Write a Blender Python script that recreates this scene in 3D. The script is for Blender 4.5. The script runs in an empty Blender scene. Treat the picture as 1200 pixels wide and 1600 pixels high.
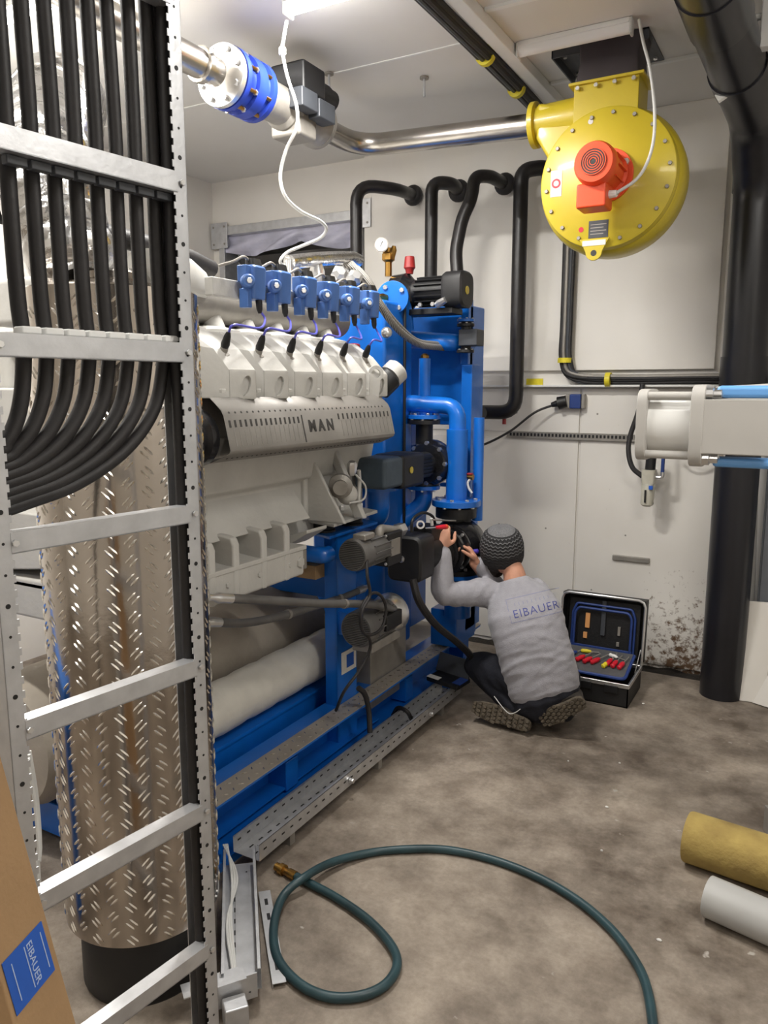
import bpy, bmesh, math, random
from mathutils import Vector, Matrix, Euler
from mathutils.bvhtree import BVHTree
from mathutils import noise as mnoise
random.seed(7)
scene = bpy.context.scene
COL = scene.collection
PI = math.pi

# ---------------------------------------------------------------- camera, light, exposure
cam_d = bpy.data.cameras.new('camera'); cam = bpy.data.objects.new('camera', cam_d); COL.objects.link(cam)
cam_d.sensor_fit = 'VERTICAL'; cam_d.sensor_height = 36; cam_d.lens = 1206/1600*36
cam_d.clip_start = 0.05
cam.location = (0, 0, 1.6)
cam.rotation_euler = (math.radians(90-9.14), 0, math.radians(29.3))
scene.camera = cam
world = bpy.data.worlds.new('world'); scene.world = world; world.use_nodes = True
world.node_tree.nodes['Background'].inputs[0].default_value = (1, .97, .92, 1)
world.node_tree.nodes['Background'].inputs[1].default_value = .05
scene.view_settings.view_transform = 'Standard'; scene.view_settings.look = 'None'
scene.view_settings.exposure = 1.1; scene.view_settings.gamma = 1.0
scene.view_settings.use_curve_mapping = False

# ---------------------------------------------------------------- materials
M = {}
def lin(c): return tuple((x/12.92 if x <= .04045 else ((x+.055)/1.055)**2.4) for x in c)
def mat(name, col, rough=.5, metal=0., var=0., vscale=6., bump=0., bscale=60., spec=.5, coat=0., emit=0., trans=0., aniso=None, col2=None, detail=4.):
    m = bpy.data.materials.new(name); m.use_nodes = True
    nt = m.node_tree; b = nt.nodes['Principled BSDF']
    b.inputs['Base Color'].default_value = (*col, 1); b.inputs['Roughness'].default_value = rough
    b.inputs['Metallic'].default_value = metal; b.inputs['Specular IOR Level'].default_value = spec
    b.inputs['Coat Weight'].default_value = coat; b.inputs['Coat Roughness'].default_value = .1
    b.inputs['Transmission Weight'].default_value = trans
    if emit:
        b.inputs['Emission Color'].default_value = (*col, 1); b.inputs['Emission Strength'].default_value = emit
    if var or bump:
        tc = nt.nodes.new('ShaderNodeTexCoord')
    if var:
        n = nt.nodes.new('ShaderNodeTexNoise'); n.inputs['Scale'].default_value = vscale; n.inputs['Detail'].default_value = detail
        nt.links.new(tc.outputs['Object'], n.inputs['Vector'])
        r = nt.nodes.new('ShaderNodeValToRGB')
        c2 = col2 if col2 else tuple(max(0, x*(1-var)) for x in col)
        r.color_ramp.elements[0].position = .3; r.color_ramp.elements[1].position = .68
        r.color_ramp.elements[0].color = (*c2, 1); r.color_ramp.elements[1].color = (*col, 1)
        nt.links.new(n.outputs['Fac'], r.inputs[0]); nt.links.new(r.outputs[0], b.inputs['Base Color'])
    if bump:
        n2 = nt.nodes.new('ShaderNodeTexNoise'); n2.inputs['Scale'].default_value = bscale; n2.inputs['Detail'].default_value = 5
        nt.links.new(tc.outputs['Object'], n2.inputs['Vector'])
        bp = nt.nodes.new('ShaderNodeBump'); bp.inputs['Strength'].default_value = bump; bp.inputs['Distance'].default_value = .01
        nt.links.new(n2.outputs['Fac'], bp.inputs['Height']); nt.links.new(bp.outputs[0], b.inputs['Normal'])
    M[name] = m
    return m
mat('blue', (.005, .15, .62), .32, var=.25, vscale=5, bump=.05, bscale=30, coat=.3)
mat('valve_blue', (.014, .04, .33), .4, var=.2, vscale=8)
mat('coil_blue', (.065, .16, .44), .42, var=.15, vscale=14)
mat('engine_white', (.56, .55, .52), .45, var=.12, vscale=7, bump=.15, bscale=45)
mat('shield', (.30, .285, .265), .5, metal=.25, var=.18, vscale=9)
mat('shield_dark', (.05, .047, .045), .7, var=.3, vscale=20)
mat('black', (.008, .008, .009), .5, var=.2, vscale=10)
mat('black_gloss', (.011, .011, .013), .22, var=.2, vscale=6, coat=.3)
mat('rubber', (.018, .016, .017), .55, var=.35, vscale=18, bump=.08, bscale=80)
mat('rubber_pipe', (.016, .014, .015), .38, var=.4, vscale=9, bump=.1, bscale=25)
mat('pipe_plastic', (.013, .013, .017), .3, var=.3, vscale=4)
mat('zinc', (.62, .63, .65), .42, metal=.75, var=.18, vscale=22, bump=.05, bscale=90)
mat('bright_zinc', (.75, .75, .75), .28, metal=.9, var=.1, vscale=22)
mat('stainless', (.50, .47, .43), .27, metal=1., var=.2, vscale=8, bump=.03, bscale=12)
mat('chequer', (.50, .45, .40), .14, metal=1., var=.22, vscale=3.5, bump=.12, bscale=9)
mat('chequer_bar', (.72, .68, .62), .2, metal=1.)
mat('foil', (.72, .72, .72), .22, metal=1., bump=.9, bscale=16)
mat('cast_grey', (.33, .31, .28), .5, metal=.4, var=.2, vscale=16)
mat('grey_motor', (.16, .155, .15), .45, metal=.3, var=.25, vscale=15)
mat('dark_grey', (.05, .055, .065), .5, var=.2, vscale=15)
mat('slate', (.06, .085, .11), .55, var=.2, vscale=25)
mat('brass', (.48, .27, .07), .3, metal=1., var=.25, vscale=30)
mat('red', (.30, .02, .02), .4, var=.2, vscale=12)
mat('orange', (.86, .085, .022), .38, var=.1, vscale=9)
mat('yellow', (.56, .435, .022), .4, var=.08, vscale=4, coat=.2)
mat('tape_yellow', (.78, .66, .03), .5, var=.2, vscale=30)
mat('white_plastic', (.78, .78, .76), .4, var=.05, vscale=5)
mat('grey_paint', (.47, .455, .43), .5, var=.08, vscale=6)
mat('cabinet_grey', (.17, .185, .21), .5, var=.12, vscale=8)
mat('cream', (.60, .56, .44), .5, var=.1, vscale=20)
mat('beige_plastic', (.52, .50, .42), .45, var=.12, vscale=30)
mat('light_blue', (.15, .39, .80), .35, var=.1, vscale=8)
mat('cardboard', (.40, .25, .125), .8, var=.2, vscale=7, bump=.12, bscale=120)
mat('label_blue', (.015, .10, .48), .45)
mat('print_light', (.42, .52, .72), .5)
mat('print_navy', (.055, .065, .26), .7)
mat('print_pale', (.22, .23, .36), .7)
mat('skin', (.58, .29, .19), .55, var=.12, vscale=25)
mat('hair', (.018, .012, .01), .8, bump=.6, bscale=160)
mat('trousers', (.008, .009, .017), .85, var=.3, vscale=20, bump=.2, bscale=60)
mat('sole', (.13, .105, .075), .8, var=.5, vscale=45, bump=.4, bscale=120)
mat('boot', (.035, .028, .022), .7, var=.4, vscale=30)
mat('wrap', (.70, .68, .62), .3, var=.12, vscale=12, bump=.1, bscale=70)
mat('fabric_beige', (.46, .41, .34), .75, var=.25, vscale=5, bump=.25, bscale=30)
mat('wool', (.42, .31, .09), .85, var=.35, vscale=9, bump=.3, bscale=70, col2=(.25, .17, .05))
mat('grey_pipe', (.44, .44, .43), .35, var=.08, vscale=6)
mat('hose', (.022, .062, .075), .42, var=.45, vscale=9)
mat('white_cable', (.62, .62, .60), .45)
mat('paper', (.72, .71, .68), .7, var=.1, vscale=30)
mat('wood', (.33, .21, .10), .7, var=.3, vscale=14)
mat('purple', (.05, .035, .33), .35)
mat('lead_blue', (.10, .10, .50), .4)
mat('lamp_glass', (1, .97, .92), .4, emit=9.)
mat('dirt', (.030, .024, .018), .9, var=.5, vscale=14, bump=1., bscale=40)
mat('window_dark', (.17, .165, .155), .6, var=.25, vscale=2.5)
mat('sheet_plastic', (.62, .62, .76), .2, var=.35, vscale=5, bump=.5, bscale=9)
mat('case_black', (.010, .010, .011), .5, var=.2, vscale=20, bump=.15, bscale=150)
mat('case_blue', (.018, .050, .22), .5, var=.2, vscale=20)
mat('orange_tag', (.72, .34, .12), .6, var=.1, vscale=20)
mat('grey_felt', (.09, .09, .095), .85, var=.2, vscale=40)
mat('clear', (.75, .76, .78), .12, trans=.75)
mat('tool_red', (.62, .012, .03), .35)

def wall_mat(name, base, dirt, grime, floor_fade):
    m = bpy.data.materials.new(name); m.use_nodes = True; nt = m.node_tree; b = nt.nodes['Principled BSDF']
    b.inputs['Roughness'].default_value = .5
    N = nt.nodes.new; L = nt.links.new
    tc = N('ShaderNodeTexCoord'); geo = N('ShaderNodeNewGeometry')
    n = N('ShaderNodeTexNoise'); n.inputs['Scale'].default_value = 1.6; n.inputs['Detail'].default_value = 5; L(geo.outputs['Position'], n.inputs['Vector'])
    r = N('ShaderNodeValToRGB'); r.color_ramp.elements[0].position = .3; r.color_ramp.elements[1].position = .7
    r.color_ramp.elements[0].color = (*dirt, 1); r.color_ramp.elements[1].color = (*base, 1); L(n.outputs['Fac'], r.inputs[0])
    out = r.outputs[0]
    if grime:
        # rusty splashes thrown up on the lower part of the panel
        sp = N('ShaderNodeSeparateXYZ'); L(geo.outputs['Position'], sp.inputs[0])
        mr = N('ShaderNodeMapRange'); mr.inputs[1].default_value = .75; mr.inputs[2].default_value = 0.; mr.inputs[3].default_value = 0; mr.inputs[4].default_value = 1; L(sp.outputs['Z'], mr.inputs[0])
        mx = N('ShaderNodeMapRange'); mx.inputs[1].default_value = -1.0; mx.inputs[2].default_value = -.65; L(sp.outputs['X'], mx.inputs[0])
        n2 = N('ShaderNodeTexNoise'); n2.inputs['Scale'].default_value = 34; n2.inputs['Detail'].default_value = 6; n2.inputs['Roughness'].default_value = .65; L(geo.outputs['Position'], n2.inputs['Vector'])
        mu = N('ShaderNodeMath'); mu.operation = 'MULTIPLY'; L(mr.outputs[0], mu.inputs[0]); L(mx.outputs[0], mu.inputs[1])
        sc = N('ShaderNodeMath'); sc.operation = 'MULTIPLY_ADD'; L(mu.outputs[0], sc.inputs[0]); sc.inputs[1].default_value = .34; L(n2.outputs['Fac'], sc.inputs[2])
        r2 = N('ShaderNodeValToRGB'); r2.color_ramp.elements[0].position = .70; r2.color_ramp.elements[1].position = .86
        L(sc.outputs[0], r2.inputs[0])
        mi = N('ShaderNodeMixRGB'); L(r2.outputs[0], mi.inputs[0]); L(out, mi.inputs[1]); mi.inputs[2].default_value = (.13, .075, .04, 1)
        out = mi.outputs[0]
    L(out, b.inputs['Base Color'])
    bp = N('ShaderNodeBump'); bp.inputs['Strength'].default_value = .06; L(n.outputs['Fac'], bp.inputs['Height']); L(bp.outputs[0], b.inputs['Normal'])
    M[name] = m
wall_mat('wall', (.77, .745, .70), (.70, .67, .62), True, 0)
wall_mat('wall_plain', (.76, .735, .69), (.70, .67, .62), False, 0)
wall_mat('ceiling', (.74, .725, .695), (.68, .665, .635), False, 0)

def concrete():
    m = bpy.data.materials.new('concrete'); m.use_nodes = True; nt = m.node_tree; b = nt.nodes['Principled BSDF']
    N = nt.nodes.new; L = nt.links.new
    tc = N('ShaderNodeTexCoord')
    def noise(s, d, rough=.55):
        n = N('ShaderNodeTexNoise'); n.inputs['Scale'].default_value = s; n.inputs['Detail'].default_value = d; n.inputs['Roughness'].default_value = rough
        L(tc.outputs['Object'], n.inputs['Vector']); return n
    def ramp(src, p0, c0, p1, c1):
        r = N('ShaderNodeValToRGB'); r.color_ramp.elements[0].position = p0; r.color_ramp.elements[1].position = p1
        r.color_ramp.elements[0].color = (*c0, 1); r.color_ramp.elements[1].color = (*c1, 1); L(src, r.inputs[0]); return r
    def mixc(fac, a, bb, mode='MIX', k=None):
        mi = N('ShaderNodeMixRGB'); mi.blend_type = mode
        if k is not None: mi.inputs[0].default_value = k
        else: L(fac, mi.inputs[0])
        L(a, mi.inputs[1])
        if isinstance(bb, tuple): mi.inputs[2].default_value = (*bb, 1)
        else: L(bb, mi.inputs[2])
        return mi.outputs[0]
    big = noise(1.35, 7, .62); mid = noise(6.5, 7, .65); fine = noise(55, 6, .7); tiny = noise(14, 3)
    c = ramp(big.outputs['Fac'], .41, (.070, .053, .040), .59, (.38, .325, .265)).outputs[0]
    c2 = ramp(mid.outputs['Fac'], .37, (.12, .090, .066), .64, (.40, .345, .285)).outputs[0]
    c = mixc(None, c, c2, k=.5)
    g = ramp(fine.outputs['Fac'], .25, (.72, .70, .68), .75, (1.12, 1.12, 1.12)).outputs[0]
    c = mixc(None, c, g, 'MULTIPLY', k=.8)
    sp = ramp(tiny.outputs['Fac'], .70, (0, 0, 0), .74, (1, 1, 1)).outputs[0]
    c = mixc(sp, c, (.40, .37, .33))
    L(c, b.inputs['Base Color'])
    rr = ramp(mid.outputs['Fac'], .3, (.48, .48, .48), .7, (.75, .75, .75)).outputs[0]; L(rr, b.inputs['Roughness'])
    bp = N('ShaderNodeBump'); bp.inputs['Strength'].default_value = .25; bp.inputs['Distance'].default_value = .01
    L(fine.outputs['Fac'], bp.inputs['Height']); L(bp.outputs[0], b.inputs['Normal'])
    M['concrete'] = m
concrete()

def stripe_mat(name, c1, c2, scale, axis, thresh=.5, rough=.9, distort=0.):
    m = bpy.data.materials.new(name); m.use_nodes = True; nt = m.node_tree; b = nt.nodes['Principled BSDF']; b.inputs['Roughness'].default_value = rough
    N = nt.nodes.new; L = nt.links.new
    tc = N('ShaderNodeTexCoord'); w = N('ShaderNodeTexWave'); w.bands_direction = axis; w.inputs['Scale'].default_value = scale; w.inputs['Distortion'].default_value = distort
    L(tc.outputs['Object'], w.inputs['Vector'])
    r = N('ShaderNodeValToRGB'); r.color_ramp.elements[0].position = thresh-.12; r.color_ramp.elements[1].position = thresh+.12
    r.color_ramp.elements[0].color = (*c1, 1); r.color_ramp.elements[1].color = (*c2, 1)
    L(w.outputs['Fac'], r.inputs[0]); L(r.outputs[0], b.inputs['Base Color'])
    bp = N('ShaderNodeBump'); bp.inputs['Strength'].default_value = .5; bp.inputs['Distance'].default_value = .004; L(w.outputs['Fac'], bp.inputs['Height']); L(bp.outputs[0], b.inputs['Normal'])
    M[name] = m
stripe_mat('braid', (.10, .095, .085), (.34, .32, .29), 55, 'DIAGONAL', rough=.45)
stripe_mat('grille', (.012, .012, .012), (.12, .115, .11), 42, 'Z', rough=.6)
def sweater_mat():
    m = mat('sweater', (.345, .34, .375), .95, var=.10, vscale=40, bump=.25, bscale=220)
    m.node_tree.nodes['Principled BSDF'].inputs['Sheen Weight'].default_value = .25
sweater_mat()

# ---------------------------------------------------------------- geometry helpers
def V(*a): return Vector(a[0] if len(a) == 1 else a)
def frame(d):
    d = V(d).normalized(); h = V(0, 0, 1) if abs(d.z) < .95 else V(0, 1, 0)
    x = h.cross(d).normalized(); y = d.cross(x); return x, y, d
class MB:
    def __init__(s): s.v = []; s.f = []
    def add(s, vs, fs):
        o = len(s.v); s.v += [tuple(v) for v in vs]; s.f += [tuple(i+o for i in f) for f in fs]; return s
    def box(s, c, size, R=None):
        hx, hy, hz = (t/2 for t in size); c = V(c); vs = []
        for z in (-hz, hz):
            for x, y in ((-hx, -hy), (hx, -hy), (hx, hy), (-hx, hy)):
                p = V(x, y, z); vs.append(c+(R @ p if R else p))
        return s.add(vs, [(3, 2, 1, 0), (4, 5, 6, 7), (0, 1, 5, 4), (1, 2, 6, 5), (2, 3, 7, 6), (3, 0, 4, 7)])
    def bb(s, x0, x1, y0, y1, z0, z1): return s.box(((x0+x1)/2, (y0+y1)/2, (z0+z1)/2), (abs(x1-x0), abs(y1-y0), abs(z1-z0)))
    def lathe(s, prof, a, d, n=24):
        x, y, d = frame(d); a = V(a); vs = []; fs = []
        for t, r in prof:
            for k in range(n):
                q = 2*PI*k/n; vs.append(a+d*t+(x*math.cos(q)+y*math.sin(q))*max(r, 1e-5))
        m = len(prof)
        for i in range(m-1):
            for k in range(n):
                k2 = (k+1) % n; fs.append((i*n+k, i*n+k2, (i+1)*n+k2, (i+1)*n+k))
        if prof[0][1] > 1e-4: fs.append(tuple(range(n-1, -1, -1)))
        if prof[-1][1] > 1e-4: fs.append(tuple((m-1)*n+k for k in range(n)))
        return s.add(vs, fs)
    def cyl(s, a, b, r, r2=None, n=20):
        a = V(a); b = V(b); return s.lathe([(0, r), ((b-a).length, r if r2 is None else r2)], a, b-a, n)
    def ring(s, a, d, r0, r1, t, n=32):
        return s.lathe([(0, r0), (0, r1), (t, r1), (t, r0), (0, r0)], a, d, n) if False else s._ring(a, d, r0, r1, t, n)
    def _ring(s, a, d, r0, r1, t, n):
        x, y, d = frame(d); a = V(a); vs = []; fs = []
        for tt, r in ((0, r0), (0, r1), (t, r1), (t, r0)):
            for k in range(n):
                q = 2*PI*k/n; vs.append(a+d*tt+(x*math.cos(q)+y*math.sin(q))*r)
        for i in range(4):
            j = (i+1) % 4
            for k in range(n):
                k2 = (k+1) % n; fs.append((i*n+k, i*n+k2, j*n+k2, j*n+k))
        return s.add(vs, fs)
    def tube(s, pts, r, n=12, closed=False, flat=1.):
        pts = [V(p) for p in pts]; m = len(pts); vs = []; fs = []
        T = []
        for i in range(m):
            if closed: t = pts[(i+1) % m]-pts[i-1]
            else: t = pts[min(i+1, m-1)]-pts[max(i-1, 0)]
            T.append(t.normalized() if t.length > 1e-9 else V(0, 0, 1))
        x, y, _ = frame(T[0])
        for i in range(m):
            if i:
                q = T[i-1].rotation_difference(T[i]); x = q @ x
            x = (x-T[i]*x.dot(T[i])).normalized(); y = T[i].cross(x)
            rr = r[i] if isinstance(r, (list, tuple)) else r
            for k in range(n):
                a = 2*PI*k/n; vs.append(pts[i]+x*math.cos(a)*rr+y*math.sin(a)*rr*flat)
        for i in range(m if closed else m-1):
            j = (i+1) % m
            for k in range(n):
                k2 = (k+1) % n; fs.append((i*n+k, i*n+k2, j*n+k2, j*n+k))
        if not closed:
            fs.append(tuple(range(n-1, -1, -1))); fs.append(tuple((m-1)*n+k for k in range(n)))
        return s.add(vs, fs)
    def prism(s, poly, o, ux, uy, uz):
        """2d outline in plane (ux, uy) at o, extruded along the vector uz"""
        o = V(o); ux = V(ux); uy = V(uy); uz = V(uz); n = len(poly)
        a = [o+ux*p[0]+uy*p[1] for p in poly]; b = [p+uz for p in a]
        return s.add(a+b, [tuple(range(n-1, -1, -1)), tuple(range(n, 2*n))]+[(i, (i+1) % n, n+(i+1) % n, n+i) for i in range(n)])
    def ball(s, c, r, n=16, m=10, R=None):
        r = (r, r, r) if not isinstance(r, (tuple, list)) else r; c = V(c); vs = []; fs = []
        for i in range(m+1):
            t = PI*i/m
            for k in range(n):
                a = 2*PI*k/n; p = V(r[0]*math.sin(t)*math.cos(a), r[1]*math.sin(t)*math.sin(a), r[2]*math.cos(t)); vs.append(c+(R @ p if R else p))
        for i in range(m):
            for k in range(n):
                k2 = (k+1) % n; fs.append((i*n+k, (i+1)*n+k, (i+1)*n+k2, i*n+k2))
        return s.add(vs, fs)
    def loft(s, rings, caps=True):
        n = len(rings[0]); vs = [p for r in rings for p in r]; fs = []
        for i in range(len(rings)-1):
            for k in range(n):
                k2 = (k+1) % n; fs.append((i*n+k, i*n+k2, (i+1)*n+k2, (i+1)*n+k))
        if caps: fs.append(tuple(range(n-1, -1, -1))); fs.append(tuple((len(rings)-1)*n+k for k in range(n)))
        return s.add(vs, fs)
    def mesh(s, name, clean=False):
        me = bpy.data.meshes.new(name); me.from_pydata(s.v, [], s.f)
        bm = bmesh.new(); bm.from_mesh(me)
        bmesh.ops.remove_doubles(bm, verts=bm.verts, dist=1e-6)
        bmesh.ops.dissolve_degenerate(bm, edges=bm.edges, dist=1e-7)
        bmesh.ops.recalc_face_normals(bm, faces=bm.faces); bm.to_mesh(me); bm.free()
        return me
    def build(s, name, m, parent=None, bev=0., sharp=35, seg=2):
        me = s.mesh(name); me.materials.append(M[m] if isinstance(m, str) else m)
        for p in me.polygons: p.use_smooth = True
        me.set_sharp_from_angle(angle=math.radians(sharp))
        o = bpy.data.objects.new(name, me); COL.objects.link(o)
        if bev:
            b = o.modifiers.new('bevel', 'BEVEL'); b.width = bev; b.segments = seg; b.limit_method = 'ANGLE'; b.angle_limit = math.radians(40); b.harden_normals = True
        if parent: adopt(o, parent)
        return o
def adopt(o, parent):
    o.parent = parent
    o.matrix_parent_inverse = world_of(parent).inverted()
def world_of(o):
    m = Matrix.LocRotScale(o.location, o.rotation_euler, o.scale)
    if o.parent: m = world_of(o.parent) @ o.matrix_parent_inverse @ m
    return m
def tag(o, label=None, cat=None, group=None, kind=None):
    if label: o['label'] = label
    if cat: o['category'] = cat
    if group: o['group'] = group
    if kind: o['kind'] = kind
    return o
def thing(name, label, cat, loc=(0, 0, 0), group=None):
    o = bpy.data.objects.new(name, None); o.empty_display_size = .05; COL.objects.link(o); o.location = loc
    return tag(o, label, cat, group)
def fillet(pts, r, n=6):
    pts = [V(p) for p in pts]; out = [pts[0]]
    for i in range(1, len(pts)-1):
        a, b, c = pts[i-1], pts[i], pts[i+1]; u = (a-b); w = (c-b); k = min(r, u.length*.49, w.length*.49)
        p, q = b+u.normalized()*k, b+w.normalized()*k
        for j in range(n+1):
            t = j/n; out.append(p*(1-t)**2+b*2*t*(1-t)+q*t*t)
    out.append(pts[-1]); return out
def spl(pts, n=8):
    P = [V(p) for p in pts]; P = [P[0]*2-P[1]]+P+[P[-1]*2-P[-2]]; out = []
    for i in range(1, len(P)-2):
        a, b, c, d = P[i-1:i+3]
        for j in range(n):
            t = j/n; out.append(.5*((2*b)+(c-a)*t+(2*a-5*b+4*c-d)*t*t+(3*b-a-3*c+d)*t**3))
    out.append(P[-2]); return out
HEX = {}
def bolt(parent, p, d, r=.008, h=.006, m='bright_zinc', name='bolt'):
    key = m
    if key not in HEX:
        b = MB().lathe([(0, 1.0), (.75, 1.0), (1., .85)], (0, 0, 0), (0, 0, 1), 6); me = b.mesh('bolt'); me.materials.append(M[m]); HEX[key] = me
    o = bpy.data.objects.new(name, HEX[key]); COL.objects.link(o)
    q = V(0, 0, 1).rotation_difference(V(d)); o.location = p; o.rotation_euler = q.to_euler(); o.scale = (r, r, h)
    if parent: adopt(o, parent)
    return o
def bolts(parent, c, d, R, n, r=.008, h=.006, m='bright_zinc', ph=0.):
    x, y, d2 = frame(d); c = V(c)
    for k in range(n):
        a = 2*PI*k/n+ph; bolt(parent, c+(x*math.cos(a)+y*math.sin(a))*R, d, r, h, m)
def text_mesh(body, size, m, name, mtx, parent, depth=.0008, bold=0.):
    cu = bpy.data.curves.new(name, 'FONT'); cu.body = body; cu.size = size; cu.extrude = depth; cu.align_x = 'CENTER'; cu.align_y = 'CENTER'; cu.offset = bold; cu.resolution_u = 3
    t = bpy.data.objects.new('tmp', cu); COL.objects.link(t)
    me = bpy.data.meshes.new_from_object(t.evaluated_get(bpy.context.evaluated_depsgraph_get()))
    bpy.data.objects.remove(t); me.materials.clear(); me.materials.append(M[m])
    me.transform(mtx); o = bpy.data.objects.new(name, me); COL.objects.link(o)
    if parent: adopt(o, parent)
    return o
def basis(o, ux, uy):
    ux = V(ux).normalized(); uy = V(uy); uy = (uy-ux*uy.dot(ux)).normalized(); uz = ux.cross(uy); o = V(o)
    return Matrix(((ux.x, uy.x, uz.x, o.x), (ux.y, uy.y, uz.y, o.y), (ux.z, uy.z, uz.z, o.z), (0, 0, 0, 1)))
def struct(o): o['kind'] = 'structure'; return o

# ---------------------------------------------------------------- room
YW = 4.56; XL = -4.0; XR = 1.3; YF = -2.2; H = 3.07
f = struct(MB().bb(XL, XR, YF, 4.40, -.12, 0).build('floor', 'concrete'))
g = MB()
for i in range(46):
    for j in range(2): pass
gut = MB()
nx, ny = 70, 4; vs = []; fs = []
for j in range(ny+1):
    for i in range(nx+1): vs.append((XL+(XR-XL)*i/nx, 4.39+(YW+.03-4.39)*j/ny, -.022+random.uniform(-.008, .014)))
for j in range(ny):
    for i in range(nx): a = j*(nx+1)+i; fs.append((a, a+1, a+nx+2, a+nx+1))
gut.add(vs, fs); go = gut.build('gutter_dirt', 'dirt', f, sharp=180); go['label'] = 'dark dirty gutter strip along the foot of the wall'
ce = struct(MB().bb(XL, XR, YF, YW+.1, H, H+.1).build('ceiling', 'ceiling'))
for y in ((-1.794, 3.314, 3.07)[1], 2.05, .8, -.5):
    MB().bb(XL, -1.33, y-.006, y+.006, H-.004, H+.002).build('joint_strip', 'white_plastic', ce)
for y in ((-1.226, 3.077, 3.07)[1], 3.93, 1.4):
    MB().bb(-1.27, XR, y-.012, y+.012, H-.012, H+.002).build('joint_strip', 'white_plastic', ce)
MB().bb(-1.335, -1.275, YF, YW-.05, H-.05, H).build('batten', 'white_plastic', ce, bev=.004)
wl = struct(MB().bb(XL-.1, XL, YF, YW+.1, 0, H).build('wall_left', 'wall_plain'))
wr = struct(MB().bb(XR, XR+.1, YF, YW+.1, 0, H).build('wall_right', 'wall_plain'))
wf = struct(MB().bb(XL, XR, YF-.1, YF, 0, H).build('wall_front', 'wall_plain'))
# back wall: backing with the opening, then separate cladding panels
wx0, wx1, wz0, wz1 = -3.90, -2.72, 1.95, 2.70
b = MB(); b.bb(XL, wx0, YW, YW+.1, -.05, H); b.bb(wx1, XR, YW, YW+.1, -.05, H); b.bb(wx0, wx1, YW, YW+.1, wz1, H); b.bb(wx0, wx1, YW, YW+.1, -.05, wz0)
wb = struct(b.build('wall_back', 'wall'))
ZC0, ZC1 = 1.605, 1.70
for x0, x1, z0, z1, th in ((-2.69, -1.335, ZC1, H, .03), (-1.30, -.515, ZC1, H, .03), (-.49, XR, ZC1, H, .03),
                           (-2.4, -1.235, 1.335, ZC0-.01, .012), (-1.225, -.30, 1.335, ZC0-.01, .012), (-.29, XR, 1.335, ZC0-.01, .012),
                           (-2.4, -1.235, 0, 1.30, .012), (-1.222, -.30, 0, 1.30, .014), (-.29, XR, 0, 1.30, .012)):
    MB().bb(x0, x1, YW-th, YW+.001, z0+.0, z1).build('panel', 'wall', wb, bev=.003)
# ledge that carries the wall cables
MB().bb(-2.0, XR, YW-.075, YW, ZC0, ZC0+.012).build('ledge', 'white_plastic', wb, bev=.002)
# black drilled rail across the lower panels
r = MB(); xa, xb = (-1.679, 4.545, 1.303)[0], -.62
r.bb(xa, xb, YW-.02, YW-.012, 1.30, 1.335); r.bb(xa, xb, YW-.035, YW-.012, 1.297, 1.303); ro = r.build('rail', 'cast_grey', wb)
h = MB(); k = 0
x = xa+.02
while x < xb: h.bb(x, x+.012, YW-.0215, YW-.0195, 1.31, 1.328); x += .022
h.build('rail_slots', 'black', ro)
MB().bb((-1.003, 4.545, 0.507)[0], (-0.793, 4.545, 0.532)[0], YW-.03, YW-.01, .60, .63).build('slot_rail', 'cast_grey', wb, bev=.004)
for px_ in ((-1.652, 4.5, 1.68), (-1.468, 4.5, 1.641)): pass
for i in range(14):
    x, z = random.uniform(-2.0, -.6), random.choice((1.45, 1.5, .75, .95, .4)); bolt(wb, (x, YW-.012, z), (0, -1, 0), .006, .002, 'cast_grey', 'rivet')
# window opening with galvanised frame and torn plastic sheet
w = thing('window_1', None, None, (wx0, YW, wz0)); struct(w)
MB().bb(wx0-.05, wx1+.05, YW+.25, YW+.27, wz0-.1, wz1+.1).build('recess_back', 'window_dark', w)
for i in range(5):
    z = wz0+.06+i*.13
    MB().box(((wx0+wx1)/2, YW+.17, z), (wx1-wx0, .10, .006), Euler((math.radians(-35), 0, 0)).to_matrix()).build('louvre', 'window_dark', w)
s = MB(); s.bb(wx0-.02, wx1+.02, YW-.035, YW+.12, wz1-.01, wz1+.05); s.build('frame_head', 'zinc', w, bev=.002)
for x in (wx0-.02, wx1-.03):
    MB().bb(x, x+.05, YW-.035, YW+.12, wz0, wz1+.03).build('frame_side', 'zinc', w, bev=.002)
MB().bb(wx0-.02, wx1+.02, YW-.035, YW+.12, wz0-.04, wz0).build('frame_sill', 'zinc', w, bev=.002)
for x, z in ((wx0-.01, wz1-.01), (wx1+.01, wz1+.02)):
    o = MB().bb(x-.075, x+.075, YW-.042, YW-.036, z-.09, z+.09).build('corner_plate', 'zinc', w, bev=.003)
    for dx, dz in ((-.05, .06), (.05, .06), (-.05, -.06), (.05, -.06)): bolt(w, (x+dx, YW-.042, z+dz), (0, -1, 0), .008, .004, 'cast_grey')
vs = []; fs = []; n = 40
for j in range(7):
    for i in range(n+1):
        u = i/n; sag = .05+.11*abs(math.sin(u*5.1+.4))*(.4+.6*u)+.05*(1-u)
        vs.append((wx0+.03+(wx1-wx0-.06)*u, YW+.02+.05*math.sin(u*17+j*.9)*j/6, wz1-.01-sag*j/6))
for j in range(6):
    for i in range(n): a = j*(n+1)+i; fs.append((a, a+1, a+n+2, a+n+1))
MB().add(vs, fs).build('plastic_sheet', 'sheet_plastic', w, sharp=180)

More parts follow.
